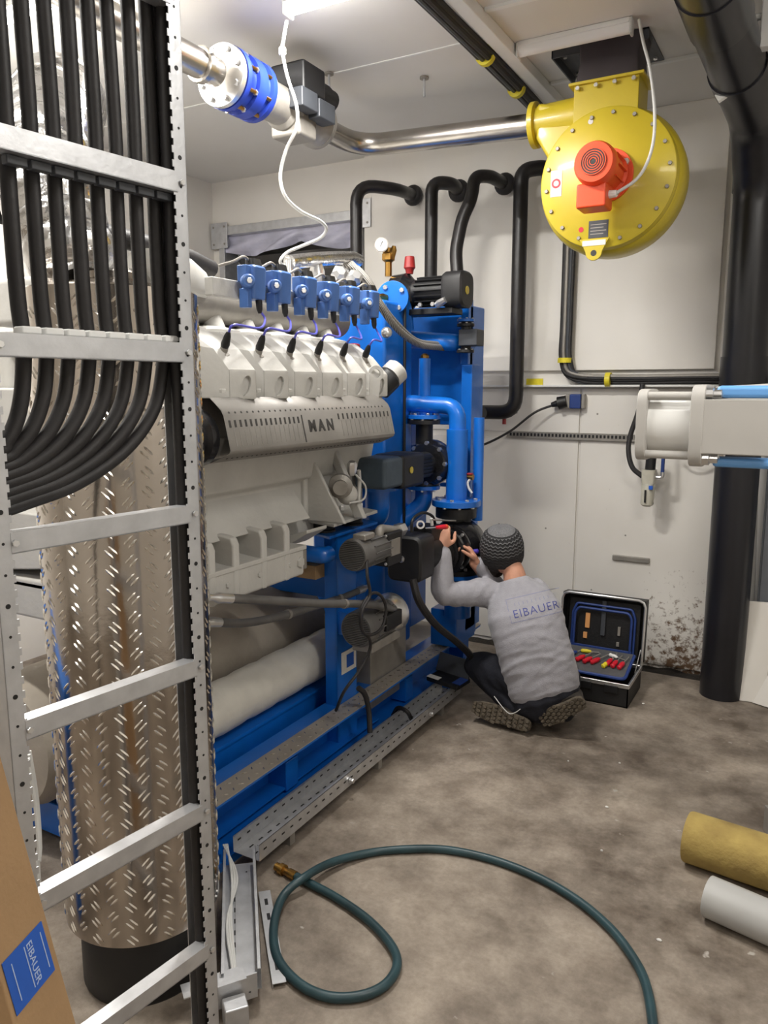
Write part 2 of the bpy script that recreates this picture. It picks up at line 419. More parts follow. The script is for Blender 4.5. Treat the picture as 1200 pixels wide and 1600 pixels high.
# ---------------------------------------------------------------- lamps
def lamp(label, x0, x1, y, power, z=H, lit=True, w=.07, drop=.06):
    t = thing('batten_lamp', label, 'lamp', ((x0+x1)/2, y, z))
    MB().bb(x0+.01, x1-.01, y-w/2, y+w/2, z-.022, z).build('housing', 'white_plastic', t, bev=.004)
    d = MB(); pr = []
    for k in range(9):
        a = PI*k/8; pr.append((math.cos(a)*w*.46, -math.sin(a)*drop*.6))
    d.prism(pr, (x0+.01, y, z-.022), (0, 1, 0), (0, 0, 1), (x1-x0-.02, 0, 0)); d.build('diffuser', 'lamp_glass' if lit else 'white_plastic', t)
    for x in (x0, x1-.012):
        MB().bb(x, x+.012, y-w/2, y+w/2, z-.064, z).build('end_cap', 'white_plastic', t, bev=.006)
    if lit:
        ld = bpy.data.lights.new('batten_light', 'AREA'); ld.shape = 'RECTANGLE'; ld.size = x1-x0-.03; ld.size_y = w; ld.energy = power; ld.color = (1, .965, .91)
        lo = bpy.data.objects.new('batten_light', ld); COL.objects.link(lo); lo.location = ((x0+x1)/2, y, z-.07); adopt(lo, t)
    return t
lamp('lit white batten lamp on the ceiling above the hanging white cable', -1.91, -1.445, 2.64, 21)
lamp('short white batten lamp housing on the ceiling before the yellow blower', -1.268, -.78, 3.44, 0, lit=False, w=.05)
lamp('lit batten lamp behind the black cables at top left', -3.5, -2.25, 2.15, 40)
lamp('lit batten lamp on the ceiling above the cable ladder', -2.75, -1.45, .95, 16)
lamp('lit batten lamp on the ceiling behind the camera', -1.2, -.1, -.8, 6)
lamp('lit batten lamp on the ceiling near the right wall', -.1, 1.1, 1.6, 13)

# ---------------------------------------------------------------- cable ladder at the left
LA = V(-1.089, .752, 0); LB = V(-1.046, 1.091, 0); LU = (LB-LA).normalized(); LN = V(LU.y, -LU.x, 0)   # LN points to the room
lad = thing('cable_ladder', 'tall galvanised cable ladder standing upright in the left foreground', 'cable ladder', ((LA+LB)/2)[:])
def upright(base, inner):
    t = MB(); w = .030; pit = .024; z0, z1 = 0., H-.002; n = int((z1-z0)/pit); edge = []
    for k in range(n):
        z = z0+k*pit; edge += [(0, z), (0, z+pit*.45), (-.004, z+pit*.55), (-.004, z+pit*.9)]
    edge += [(0, z1)]
    poly = [(w, z0)]+[(w, z1)]+edge[::-1]
    uu = LU*inner
    # tiny strips keep the notched flange planar
    for k in range(n):
        z = z0+k*pit
        t.prism([(0, z), (w, z), (w, z+pit*.5), (0, z+pit*.5)], base, uu, V(0, 0, 1), -LN*.002)
        t.prism([(.004, z+pit*.5), (w, z+pit*.5), (w, z+pit), (.004, z+pit)], base, uu, V(0, 0, 1), -LN*.002)
    t.prism([(w-.002, 0), (w, 0), (w, -.055), (w-.002, -.055)], base, uu, LN, V(0, 0, z1))
    t.prism([(0, -.053), (w, -.053), (w, -.055), (0, -.055)], base, uu, LN, V(0, 0, z1))
    o = t.build('upright', 'zinc', lad)
    h = MB(); z = .06
    k = 0
    while z < z1-.03:
        r = .0042 if k % 3 == 0 else .0024
        h.lathe([(-.0005, r), (.0006, r)], base+uu*(w*.55)+V(0, 0, z), LN, 10); z += .05; k += 1
    h.build('hole_row', 'black', o)['kind'] = 'stuff'
upright(LA-LU*.0, -1); upright(LB, 1)
rz = [(-1.025, 1.09, 1.985)[2], (-1.042, 1.09, 1.683)[2], (-1.048, 1.09, 1.376)[2], (-1.055, 1.09, 1.065)[2], (-1.059, 1.09, 0.753)[2], (-1.069, 1.09, 0.435)[2]]
rz += [rz[0]+.31, rz[0]+.62, rz[-1]-.29]
for i, z in enumerate(rz):
    hh = .036 if i < 2 else .034
    t = MB(); o_ = LA-LU*.004; Lr = (LB-LA).length+.012
    t.prism([(0, 0), (.002, 0), (.002, hh-.002), (.030, hh-.002), (.030, hh), (0, hh)], o_+V(0, 0, z-hh)+LN*.001, -LN, V(0, 0, 1), LU*Lr)
    t.prism([(.0, 0), (.030, 0), (.030, .002), (0, .002)], o_+V(0, 0, z-hh)+LN*.001, -LN, V(0, 0, 1), LU*Lr)
    ro = t.build('rung', 'bright_zinc' if False else 'zinc', lad)
    for s_ in (.002, Lr+.006):
        bolt(ro, LA+LU*s_+V(0, 0, z-hh*.5)+LN*.002, LN, .006, .004)
for i in range(2):
    t = MB(); t.bb(-.1, .1, -.1, .1, 0, .006)
# cables on the ladder
names = ['leftmost', 'second from the left', 'third from the left', 'fourth from the left', 'fourth from the right', 'third from the right', 'second from the right', 'rightmost']
off = -LN*.048
ss = [.062+.039*k for k in range(8)]
for i, s0 in enumerate(ss):
    base = LA+LU*s0+off; r = .0126-.0003*(i % 3); R = .06+.035*i
    pts = [base+LU*.004*(i % 2)+V(0, 0, 2.98), base+LU*-.003*(i % 3)+V(0, 0, 2.5), base+LU*.002+V(0, 0, 2.05), base+LU*(-.001)+V(0, 0, 1.93), base+LU*.0+V(0, 0, 1.75), base+LU*.004+V(0, 0, 1.68), base+LU*.002+V(0, 0, 1.64)]
    zb = 1.64; a = R
    for q in (20, 40, 60, 78):
        t_ = math.radians(q); pts.append(base+LU*(-(1-math.cos(t_))*a*1.25)+V(0, 0, zb-math.sin(t_)*(.145+.013*i)))
    e = base+LU*(-s0-.16)+V(0, 0, zb-.165-.016*i); pts.append(e)
    pts += [e+V(-.10, -.22, -.18), e+V(-.2, -.42, -.55), e+V(-.25, -.5, -1.0), V(e.x-.27, e.y-.52, .02)]
    o = MB().tube(spl(pts, 7), r, 14).build('power_cable', 'rubber')
    tag(o, 'thick black power cable on the ladder, '+names[i], 'cable', 'thick black cables on the ladder')
o = MB().tube([LB+LU*.012-LN*.028+V(0, 0, z) for z in (.01, .6, 1.2, 1.8, 2.4, 3.0)], .0125, 12).build('upright_shade', 'rubber')  # black tube added to darken the open channel like shade
tag(o, 'black tube added inside the right ladder upright as its shaded interior', 'cable')
cl = thing('cable_clamp_row', 'white cable clamps resting on the ladder rung under the black cables', 'cable clamps', (LA+V(0, 0, rz[1]))[:])
for i, s0 in enumerate(ss):
    for z_, mm, hh in ((rz[1]+.001, 'white_plastic', .012), ):
        MB().box(LA+LU*(s0+.003)-LN*.030+V(0, 0, z_+hh/2), (.028, .033, hh), Matrix.Rotation(math.atan2(LU.y, LU.x)-PI/2, 3, 'Z')).build('clamp', mm, cl, bev=.003)
cl2 = thing('cable_saddle_row', 'dark grey cable saddles under the upper ladder rung', 'cable clamps', (LA+V(0, 0, rz[0]-.05))[:])
for i, s0 in enumerate(ss):
    MB().box(LA+LU*(s0-.004)-LN*.020+V(0, 0, rz[0]-.044), (.016, .034, .014), Matrix.Rotation(math.atan2(LU.y, LU.x)-PI/2, 3, 'Z')).build('saddle', 'dark_grey', cl2, bev=.002)
# thin white cables behind the ladder foot
for k in range(3):
    p = [(-1.22, 0.838, 0.928), (-1.21, 0.839, 0.835), (-1.2, 0.831, 0.74), (-1.2, 0.823, 0.666)]
    p = [V(q)+V(-.012*k, .01*k, 0) for q in p]; p.append(V(p[-1].x, p[-1].y, .004))
    o = MB().tube(spl(p, 6), .004, 8).build('thin_cable', 'white_cable')
    tag(o, 'thin pale cable dropping to the floor behind the left ladder upright', 'cable', 'thin pale cables behind the ladder')

# ---------------------------------------------------------------- chequer plate silencer
SC = V(-1.535, 1.375, 0); SR = .203; SZ0, SZ1 = .20, (-1.4, 1.283, 1.83)[2]
sil = thing('silencer_drum', 'upright aluminium chequer plate drum behind the cable ladder', 'drum', SC[:])
MB().lathe([(SZ0, 0), (SZ0, SR-.004), (SZ0+.004, SR), (SZ1-.004, SR), (SZ1, SR-.004), (SZ1, 0)], SC, (0, 0, 1), 72).build('shell', 'chequer', sil)
tb = MB(); pit = .0455; nc = 28; nr = int((SZ1-SZ0)/pit)
def bar(c, tdir, ndir, L=.031, w=.0062, h=.0026):
    sdir = ndir.cross(tdir)
    vs = [c-tdir*L/2, c-tdir*L*.3+sdir*w/2, c+tdir*L*.3+sdir*w/2, c+tdir*L/2, c+tdir*L*.3-sdir*w/2, c-tdir*L*.3-sdir*w/2, c-tdir*L*.26+ndir*h, c+tdir*L*.26+ndir*h]
    tb.add(vs, [(0, 1, 6), (1, 2, 7, 6), (2, 3, 7), (3, 4, 7), (4, 5, 6, 7), (5, 0, 6)])
for k in range(nc):
    a = 2*PI*k/nc; nd = V(math.cos(a), math.sin(a), 0); td = V(-math.sin(a), math.cos(a), 0)
    for j in range(nr):
        z = SZ0+pit*(j+.5+(.5 if k % 2 else 0))
        if z > SZ1-.02: continue
        sg = 1 if k % 2 else -1; d = (td*.72+V(0, 0, 1)*.72*sg).normalized(); sdv = nd.cross(d)
        for q in (-1, 1): bar(SC+nd*(SR-.0002)+V(0, 0, z)+sdv*.0066*q, d, nd)
tbo = tb.build('tread_bars', 'chequer_bar', sil, sharp=60); tbo['kind'] = 'stuff'; tbo['label'] = 'raised tread bars of the chequer plate'
MB().lathe([(0, .165), (.01, .17), (SZ0-.01, .17), (SZ0, .165)], SC, (0, 0, 1), 40).build('shade_block', 'black', sil)  # black cylinder added so the space under the drum looks shaded
MB().lathe([(SZ1, .11), (SZ1+.02, .10), (SZ1+.03, .06), (SZ1+.045, .06)], SC, (0, 0, 1), 32).build('top_cap', 'chequer', sil)
# foil-wrapped duct above it
fd = []
for k in range(60):
    t_ = k/59; fd.append((V(-1.98, 1.25, 2.18)*(1-t_)+V(-2.10, 2.1, 2.60)*t_))
p = [V(-1.62, 1.35, SZ1+.03), V(-1.75, 1.38, 2.1), V(-1.95, 1.55, 2.35), V(-2.25, 1.85, 2.55), V(-2.6, 2.2, 2.7), V(-3.2, 2.7, 2.8)]
pp = spl(p, 14); rr_ = [.11+.010*math.sin(k*1.9)+random.uniform(-.006, .006) for k in range(len(pp))]; rr_[0] = rr_[1] = .058
o = MB().tube(pp, rr_, 28).build('foil_duct', 'foil', sharp=50)
tag(o, 'crumpled silver foil duct rising behind the black cables', 'duct')
# blue beam and boards seen left of the drum
o = MB().bb(-3.0, -1.82, .9, 1.02, .62, .76).build('blue_beam', 'blue', bev=.006); tag(o, 'blue steel cross beam left of the chequer plate drum', 'beam')
MB().bb(-2.9, -2.8, .92, 1.0, 0, .62).build('post', 'blue', o); MB().bb(-1.95, -1.87, .92, 1.0, 0, .62).build('post', 'blue', o)

# ---------------------------------------------------------------- cardboard box
bx = thing('cardboard_box', 'tall brown cardboard box with a blue sticker leaning at the left edge', 'box', (-.78, .50, 0))
E_ = V(-.78, .574, .789); hv = V(-math.sin(math.radians(19)), math.cos(math.radians(19)), 0); nv = V(hv.y, -hv.x, 0); le = math.radians(12)
ax = -nv*math.sin(le)+V(0, 0, 1)*math.cos(le); nrm = nv*math.cos(le)+V(0, 0, 1)*math.sin(le)
Wd, Dp, Lb = .093, .22, 1.22
bot = E_-ax*((.789-Dp*math.sin(le)-.001)/math.cos(le))
MB().prism([(0, 0), (Wd, 0), (Wd, Lb), (0, Lb)], bot, -hv, ax, -nrm*Dp).build('carton', 'cardboard', bx, bev=.002)
def onbox(u, v, h=.0006): return bot-hv*u+ax*v+nrm*h
v0 = (E_-bot).length; lc = onbox(.0485, v0+.118)
MB().prism([(-.0375, -.034), (.0375, -.034), (.0375, .034), (-.0375, .034)], lc, -hv, ax, nrm*.0008).build('sticker', 'label_blue', bx)
text_mesh('EIBAUER', .0145, 'print_light', 'sticker_print', basis(lc+nrm*.0010+hv*.008, -ax, hv), bx, .0002)
fr = MB()
for (a, b_) in (((.0005, -.027), (.0005, .027)), ((-.030, -.024), (-.030, .024)), ((.025, -.024), (.025, .024))):
    fr.prism([(a[0]-.0007, a[1]), (a[0]+.0007, a[1]), (b_[0]+.0007, b_[1]), (b_[0]-.0007, b_[1])], lc+nrm*.0009, -hv, ax, nrm*.0003)
fr.build('sticker_lines', 'print_light', bx)

# ---------------------------------------------------------------- engine
EY0 = 1.70; P = .1785
eng = thing('gas_engine', 'large white V gas engine with blue ignition coils and grey heat shield', 'engine', (-2.2, 2.4, .88))
YE0, YE1 = 1.62, 3.08
def sect(name, pts, y0, y1, m='engine_white', bev=.01):
    return MB().prism(pts, (0, y0, 0), (1, 0, 0), (0, 0, 1), (0, y1-y0, 0)).build(name, m, eng, bev=bev)
sect('crankcase', [(-2.5, 1.60), (-1.90, 1.60), (-1.76, 1.44), (-1.80, 1.24), (-1.84, 1.22), (-1.84, .98), (-2.56, .98), (-2.60, 1.24), (-2.64, 1.44)], YE0, YE1)
for i in range(10):
    y = YE0+.1+i*.145
    MB().prism([(-1.83, 1.23), (-1.745, 1.43), (-1.80, 1.44), (-1.86, 1.24)], (0, y, 0), (1, 0, 0), (0, 0, 1), (0, .03, 0)).build('crankcase_rib', 'engine_white', eng, bev=.005)
def srect(c, ua, ub, ha, hb, n=24, e=.35):
    out = []
    for k in range(n):
        a = 2*PI*k/n; ca, sa = math.cos(a), math.sin(a)
        out.append(V(c)+V(ua)*ha*math.copysign(abs(ca)**e, ca)+V(ub)*hb*math.copysign(abs(sa)**e, sa))
    return out
UY = V(0, 1, 0); UZ = V(0, 0, 1)
for i in range(6):
    y = (-1.7, 1.971, 1.733)[1]+P*i+.005
    tz = V(-.25, 0, 1).normalized()
    vt = [(-1.668, y-.022, 1.565), (-1.632, y+.070, 1.565), (-1.632, y+.070, 1.658), (-1.668, y-.022, 1.658),      # pillar 0-3
          (-1.735, y-.0885, 1.565), (-1.735, y-.0885, 1.645), (-1.665, y+.0885, 1.565), (-1.68, y+.0885, 1.665),  # valleys 4-7
          (-1.755, y-.0885, 1.735), (-1.745, y+.0885, 1.745), (-1.715, y-.040, 1.725), (-1.695, y+.065, 1.725),      # shoulders 8-11
          (-1.80, y-.0885, 1.790), (-1.80, y+.0885, 1.790), (-1.97, y-.0885, 1.80), (-1.97, y+.0885, 1.80),          # top 12-15
          (-1.97, y-.0885, 1.565), (-1.97, y+.0885, 1.565)]
    fc = [(4, 0, 3, 5), (1, 6, 7, 2), (5, 3, 10, 8), (3, 2, 11, 10), (2, 7, 9, 11), (8, 10, 12), (10, 11, 13, 12), (11, 9, 13), (12, 13, 15, 14), (14, 15, 17, 16), (16, 17, 6, 1, 0, 4), (4, 5, 8, 12, 14, 16), (6, 17, 15, 13, 9, 7)]
    hd_ = MB().add(vt, fc).build('cylinder_head', 'engine_white', eng, bev=.005, sharp=20)
    ev = V(.036, .092, 0).normalized(); nr_ = V(ev.y, -ev.x, 0); c_ = V(-1.650, y+.024, 1.6115)
    ring = [srect(c_-nr_*.010, ev, UZ, .050, .050, e=.12), srect(c_+nr_*.001, ev, UZ, .0485, .0475, e=.12), srect(c_+nr_*.003, ev, UZ, .042, .041, e=.25), srect(c_+nr_*.003+ev*.010+UZ*-.006, ev, UZ+ev*.25, .018, .034, e=1.), srect(c_-nr_*.045+ev*.010+UZ*-.006, ev, UZ+ev*.25, .013, .028, e=1.)]
    MB().loft(ring).build('port_boss', 'engine_white', hd_, sharp=30)
    rc = MB(); rc.loft([srect((-1.93, y, 1.77), UY, V(1, 0, 0), .08, .12, e=.5), srect((-1.93, y, 1.80), UY, V(1, 0, 0), .075, .11, e=.5), srect((-1.95, y, 1.815), UY, V(1, 0, 0), .05, .07, e=.5)])
    rc.build('rocker_cover', 'engine_white', eng)
    # plug boss, boot
    pb = V(-1.70, y, 1.735); d = V(.35, -.12, .6).normalized()
    MB().lathe([(0, .026), (.012, .024), (.016, .014), (.03, .013)], pb-d*.035, d, 18).build('plug_boss', 'cast_grey', eng)
    bo = MB().lathe([(0, .012), (.015, .015), (.045, .011), (.06, .006)], pb-d*.01, d, 14).build('plug_boot', 'black', eng)
    # bolts at the head foot
    bolt(eng, (-1.66, y-.065, 1.585), (0, 0, 1), .011, .012, 'engine_white'); bolt(eng, (-1.66, y+.065, 1.585), (0, 0, 1), .011, .012, 'engine_white')
# ignition coils
cpx = [(-1.74, 2.18, 1.944), (-1.74, 2.329, 1.934), (-1.74, 2.494, 1.924), (-1.74, 2.653, 1.922), (-1.74, 2.812, 1.923), (-1.74, 2.976, 1.921)]
for i, c in enumerate(cpx):
    c = V(c); c.z = 1.955; 
    co = MB(); co.loft([srect(c+V(0, 0, -.055), V(1, 0, 0), UY, .030, .036, 20, .45), srect(c+V(0, 0, .05), V(1, 0, 0), UY, .034, .040, 20, .45), srect(c+V(0, 0, .058), V(1, 0, 0), UY, .028, .034, 20, .45)])
    co.bb(c.x-.02, c.x+.02, c.y-.062, c.y-.03, c.z+.0, c.z+.055); co.bb(c.x-.02, c.x+.018, c.y-.055, c.y-.03, c.z-.085, c.z-.02)
    o = co.build('ignition_coil', 'coil_blue', eng, bev=.004); o['label'] = 'blue ignition coil'
    MB().lathe([(0, .025), (.022, .023), (.026, .018)], c+V(.014, -.05, 0), (.8, -.6, 0), 18).build('coil_boss', 'coil_blue', o)
    bolt(o, c+V(.036, -.066, 0), (.8, -.6, 0), .010, .006)
    MB().loft([srect(c+V(0, .005, .056), V(1, 0, 0), UY, .024, .028, 16, .6), srect(c+V(-.004, .005, .082), V(1, 0, 0), UY, .020, .026, 16, .6)]).build('coil_cap', 'black', o)
    MB().tube(spl([c+V(-.005, -.015, .075), c+V(.0, -.05, .082), c+V(-.01, -.09, .062), c+V(-.04, -.13, .045)], 5), .005, 8).build('coil_plug', 'cast_grey', o)
    MB().lathe([(0, .012), (.03, .011), (.045, .006)], c+V(.012, .012, -.055), (.05, .05, -1), 12).build('lead_boot', 'black', o)
    y = (-1.7, 1.971, 1.733)[1]+P*i+.005; d = V(.35, -.12, .6).normalized(); pb = V(-1.70, y, 1.735)+d*.045
    a = c+V(.014, .015, -.09)
    MB().tube(spl([a, a+V(.012, .012, -.03), a*.55+pb*.45+V(.03, .03, -.025), pb+d*.03+V(.005, .012, .0), pb], 7), .0042, 8).build('ignition_lead', 'lead_blue', o)
MB().bb(-1.80, -1.765, 2.0, 3.06, 1.90, 1.96).build('coil_rail', 'engine_white', eng, bev=.004)
# intake manifold and cover behind the coils
MB().cyl((-1.96, 1.65, 1.90), (-1.96, 3.05, 1.90), .075, n=28).build('intake_manifold', 'cast_grey', eng)
for i in range(6):
    y = 2.0+P*i; MB().cyl((-1.96, y, 1.90), (-1.90, y, 1.78), .035, n=16).build('intake_runner', 'engine_white', eng)
MB().bb(-2.42, -2.02, 1.65, 3.0, 1.80, 1.95).build('charge_cooler', 'engine_white', eng, bev=.02)
MB().bb(-2.72, -2.42, 1.7, 3.0, 1.58, 1.80).build('cylinder_bank', 'engine_white', eng, bev=.03)
MB().loft([srect((-1.93, 1.86, 1.98), V(1, 0, 0), UZ, .07, .06, 16, .6), srect((-1.93, 2.02, 1.97), V(1, 0, 0), UZ, .075, .065, 16, .6), srect((-1.92, 2.10, 1.95), V(1, 0, 0), UZ, .05, .05, 16, .6)]).build('throttle_body', 'engine_white', eng)
MB().tube(spl([(-1.98, 1.3, 2.07), (-1.97, 1.7, 2.07), (-1.97, 2.05, 2.055), (-1.99, 2.25, 2.03)], 8), .032, 14).build('corrugated_loom', 'rubber', eng)
# silver fuel fittings on top
tp = [V((-1.92, 2.639, 2.101)), V((-1.92, 2.837, 2.14)), V((-1.92, 3.095, 2.182)), V((-1.92, 3.179, 2.182))]
MB().tube(spl(tp, 6), .030, 14).build('fuel_rail', 'foil', eng)
for q, rr in ((tp[1], .034), (tp[2], .030), (tp[0], .020)):
    MB().lathe([(0, rr*.8), (.03, rr), (.06, rr), (.09, rr*.7), (.12, rr*.65)], q+V(0, 0, -.11), (0, 0, 1), 16).build('fuel_fitting', 'bright_zinc', eng)
for q in ((-1.86, 2.909, 2.074), (-1.86, 3.035, 2.073)):
    MB().lathe([(0, .02), (.01, .036), (.035, .036), (.05, .02)], q, (.6, -.5, .3), 6).build('union_nut', 'bright_zinc', eng)
for k, dz in ((0, 0), (1, .02), (2, .045)):
    pts = [V((-1.9, 3.079, 2.153)), V((-1.82, 3.079, 2.078)), V((-1.76, 3.101, 1.963)), V((-1.74, 3.234, 1.867)), V((-1.74, 3.453, 1.81)), V((-1.74, 3.711, 1.806))]
    pts = [p_+V(-.012*k, -.006*k, .030*k*(0 if j == 0 else .6 if j == 1 else 1 if j < 4 else .5)) for j, p_ in enumerate(pts)]
    if k == 2: pts = pts[:3]+[pts[3]+V(-.10, 0, .02)]
    MB().tube(spl(pts, 8), .016, 12).build('braided_hose', 'braid', eng)
q = V((-1.74, 3.711, 1.806)); MB().lathe([(0, .014), (.01, .019), (.03, .019), (.035, .015), (.07, .015)], q+V(0, -.02, 0), (0.2, 1, 0), 6).build('hose_fitting', 'brass', eng)
MB().ball((-1.74, 3.124, 1.846), .026, 14, 8).build('hose_ball', 'bright_zinc', eng)
# lifting eye and oil filler at the far end
e = V((-1.66, 2.88, 1.659)); pr = []
MB()._ring(e, V(.7, -.7, 0), .022, .036, .014, 28)
ro = MB(); ro._ring(e, V(.75, -.65, 0), .020, .034, .014, 28); ro.prism([(-.02, -.03), (.02, -.03), (.012, -.10), (-.06, -.10)], e, V(.65, .75, 0), UZ, V(.0105, -.0091, 0)); ro.build('lifting_eye', 'engine_white', eng)
MB().lathe([(0, .04), (.09, .04), (.10, .056), (.15, .056), (.16, .045)], V((-1.72, 2.984, 1.583)), V(.35, .55, .55), 20).build('oil_filler', 'engine_white', eng)
MB().lathe([(0, .058), (.07, .058), (.085, .045)], V((-1.7, 2.983, 1.6)), V(.35, .55, .55), 20).build('filler_cap', 'black', eng)
MB().bb(-1.98, -1.86, 3.05, 3.10, 1.66, 1.80).build('red_cover', 'red', eng, bev=.01)
# heat shield
SY0 = (-1.6, 1.845, 1.514)[1]; SY1 = (-1.6, 2.924, 1.467)[1]
zt = (-1.6, 1.845, 1.514)[2]; zb = (-1.58, 1.837, 1.396)[2]
prof = [(-1.74, zt+.055), (-1.655, zt+.055), (-1.612, zt+.018), (-1.602, zt), (-1.578, zb+.012), (-1.584, zb), (-1.66, zb-.03), (-1.76, zb-.032)]
sh = MB()
th = .004
def offp(pr): return [(x-.004, z-.002) for x, z in pr]
n = len(prof); vs = []; fs = []
for (yy) in (SY0, SY1-.02, SY1):
    for j, (x, z) in enumerate(prof):
        dx = -.03 if yy == SY1 and 1 < j < 6 else 0
        vs.append((x+dx, yy, z))
for a in range(2):
    for j in range(n-1): fs.append((a*n+j, a*n+j+1, (a+1)*n+j+1, (a+1)*n+j))
fs.append(tuple(range(2*n, 3*n)))
so = sh.add(vs, fs).build('heat_shield', 'shield', eng); so['label'] = 'grey perforated heat shield with cut-out lettering'
sm = so.modifiers.new('solid', 'SOLIDIFY'); sm.thickness = .002; sm.offset = 0
def fpt(y, t):     # point on the shield's front face, t = 0 top .. 1 bottom
    return V(-1.602+(.024)*t+.0008, y, zt+(zb+.012-zt)*t)
fd_ = V(.024, 0, zb+.012-zt).normalized()
ho = MB(); gr = MB()
LY = SY1-SY0
def slot(mb, y, t0, t1, w, dpt=.0008):
    a, b_ = fpt(y, t0), fpt(y, t1); c = (a+b_)/2; mb.prism([(-w/2, -(b_-a).length/2), (w/2, -(b_-a).length/2), (w/2, (b_-a).length/2), (-w/2, (b_-a).length/2)], c, UY, fd_, V(.0014, 0, .0002))
y = SY0+.03; k = 0
ny_ = 34
for k in range(ny_):
    u = SY0+.03+k*(LY-.08)/ny_; ho.lathe([(-.0005, .0045), (.0012, .0045)], V(-1.6065, u, zt+.0085), V(.95, 0, .35), 8)
g0, g1 = (-1.595, 1.865, 1.494)[1], (-1.595, 2.228, 1.491)[1]
for k in range(15): u = g0+k*(g1-g0)/14; slot(ho, u, .13, .34, .009); slot(gr, u+.014, .36, .90, .004)
g0, g1 = (-1.595, 2.49, 1.494)[1], (-1.595, 2.875, 1.496)[1]
for k in range(13): u = g0+k*(g1-g0)/12; slot(ho, u, .10, .30, .009); slot(gr, u+.016, .32, .90, .005)
slot(ho, (-1.59, 2.251, 1.479)[1], .08, .98, .006)
for k in range(40): u = SY0+.03+k*(LY-.08)/40; ho.lathe([(-.0005, .0035), (.001, .0035)], V(-1.62, u, zb-.0168), V(.36, 0, -.93), 6)
hobj = ho.build('vent_slots', 'shield_dark', so); hobj['kind'] = 'stuff'
gobj = gr.build('pressed_ribs', 'shield', so); gobj['kind'] = 'stuff'
text_mesh('M A N', .058, 'shield_dark', 'cut_out_lettering', basis(fpt((-1.59, 2.364, 1.452)[1], .48)+V(.001, 0, 0), UY, -fd_), so, .0012, .0022)
# black exhaust elbow left of the shield
MB().lathe([(0, .06), (.02, .085), (.10, .085), (.12, .075), (.13, .09), (.16, .09)], V(-1.70, SY0-.17, (zt+zb)/2-.01), UY, 28).build('exhaust_bellows', 'black_gloss', eng)
bolts(eng, V(-1.70, SY0-.165, (zt+zb)/2-.01), -UY, .07, 8, .008, .01)
# oil pan with deep ribs
PX = -1.70; PYR = (-1.7, 2.399, 0.883)[1]; pz = (-1.7, 2.399, 0.883)[2]
sect('oil_pan', [(-2.5, pz), (PX, pz), (PX+.002, pz+.115), (PX-.14, pz+.13), (-2.5, pz+.13)], 1.5, PYR, bev=.012)
sect('pan_rim', [(-2.5, pz+.10), (PX+.006, pz+.10), (PX+.006, pz+.118), (-2.5, pz+.118)], 1.5, PYR+.01, bev=.004)
sect('pan_deck', [(-2.45, pz+.12), (-1.75, pz+.20), (-1.85, 1.22), (-2.4, 1.22)], 1.5, PYR+.12, bev=.006)
for px_y in ((-1.7, 1.875, 1.055)[1], (-1.7, 1.996, 1.032)[1], (-1.7, 2.149, 1.025)[1], (-1.7, 2.287, 1.024)[1]):
    MB().prism([(-1.93, pz+.12), (PX+.004, pz+.0), (PX+.006, pz+.19), (PX-.004, pz+.215), (PX-.03, pz+.22), (-1.90, 1.12)], (0, px_y-.018, 0), (1, 0, 0), (0, 0, 1), (0, .036, 0)).build('pan_rib', 'engine_white', eng, bev=.009)
for y in (1.95, 2.12, 2.30): bolt(eng, (PX+.001, y, pz+.06), (1, 0, 0), .011, .006, 'engine_white')
bolt(eng, (PX+.001, PYR-.03, pz+.055), (1, 0, 0), .022, .008, 'engine_white')
MB().box((PX-.02, PYR+.01, pz+.06), (.04, .02, .08)).build('pan_plug', 'cast_grey', eng, bev=.006)
# engine foot: plate, gussets, small pump
zp = 1.055
fp = [(-1.893, 2.645, 1.055), (-1.682, 2.585, 1.055), (-1.71, 2.988, 1.055), (-1.897, 3.059, 1.055)]
fp2 = [(p_[0], p_[1]) for p_ in fp]
MB().prism(fp2, (0, 0, zp-.014), (1, 0, 0), (0, 1, 0), (0, 0, .014)).build('foot_plate', 'engine_white', eng, bev=.003)
g0 = V((-1.759, 2.743, 1.06)); 
for x0, y0 in ((-1.66, 2.66), ):
    MB().prism([(-.02, 0), (-.20, .30), (-.24, .30), (-.24, 0)], (-1.62, 2.60, zp), (1, 0, 0), (0, 0, 1), (0, .018, 0)).build('foot_gusset', 'engine_white', eng, bev=.006)
    MB().prism([(-.02, 0), (-.17, .30), (-.21, .30), (-.07, 0)], (-1.62, 2.75, zp), (1, 0, 0), (0, 0, 1), (0, .03, 0)).build('foot_gusset', 'engine_white', eng, bev=.006)
MB().bb(-1.88, -1.82, 2.58, 2.80, zp, 1.36).build('foot_flange', 'engine_white', eng, bev=.012)
MB().prism([(-1.80, .98), (-1.70, zp-.014), (-1.70, zp), (-1.86, 1.0)], (0, 2.42, 0), (1, 0, 0), (0, 0, 1), (0, .14, 0)).build('foot_brace', 'engine_white', eng, bev=.004)
for p_ in ((-1.798, 2.779, 1.06), (-1.836, 2.88, 1.06), (-1.8, 2.986, 1.06)): bolt(eng, p_, UZ, .013, .022)
c = V((-1.72, 2.695, 1.2)); MB().lathe([(0, .05), (.05, .05), (.06, .03), (.10, .03)], c, (.5, -.8, 0), 18).build('feed_pump', 'cast_grey', eng)
MB().ball(c+V(.02, .02, -.04), .045, 14, 8).build('pump_bulb', 'engine_white', eng)
MB().tube(spl([c+V(.06, .05, .06), c+V(.05, .07, .0), c+V(.05, .06, -.08)], 6), .008, 8).build('small_pipe', 'engine_white', eng)
MB().lathe([(0, .014), (.02, .02), (.05, .02), (.06, .014)], V((-1.66, 2.689, 1.247)), (.2, -.3, 1), 6).build('hex_fitting', 'bright_zinc', eng)
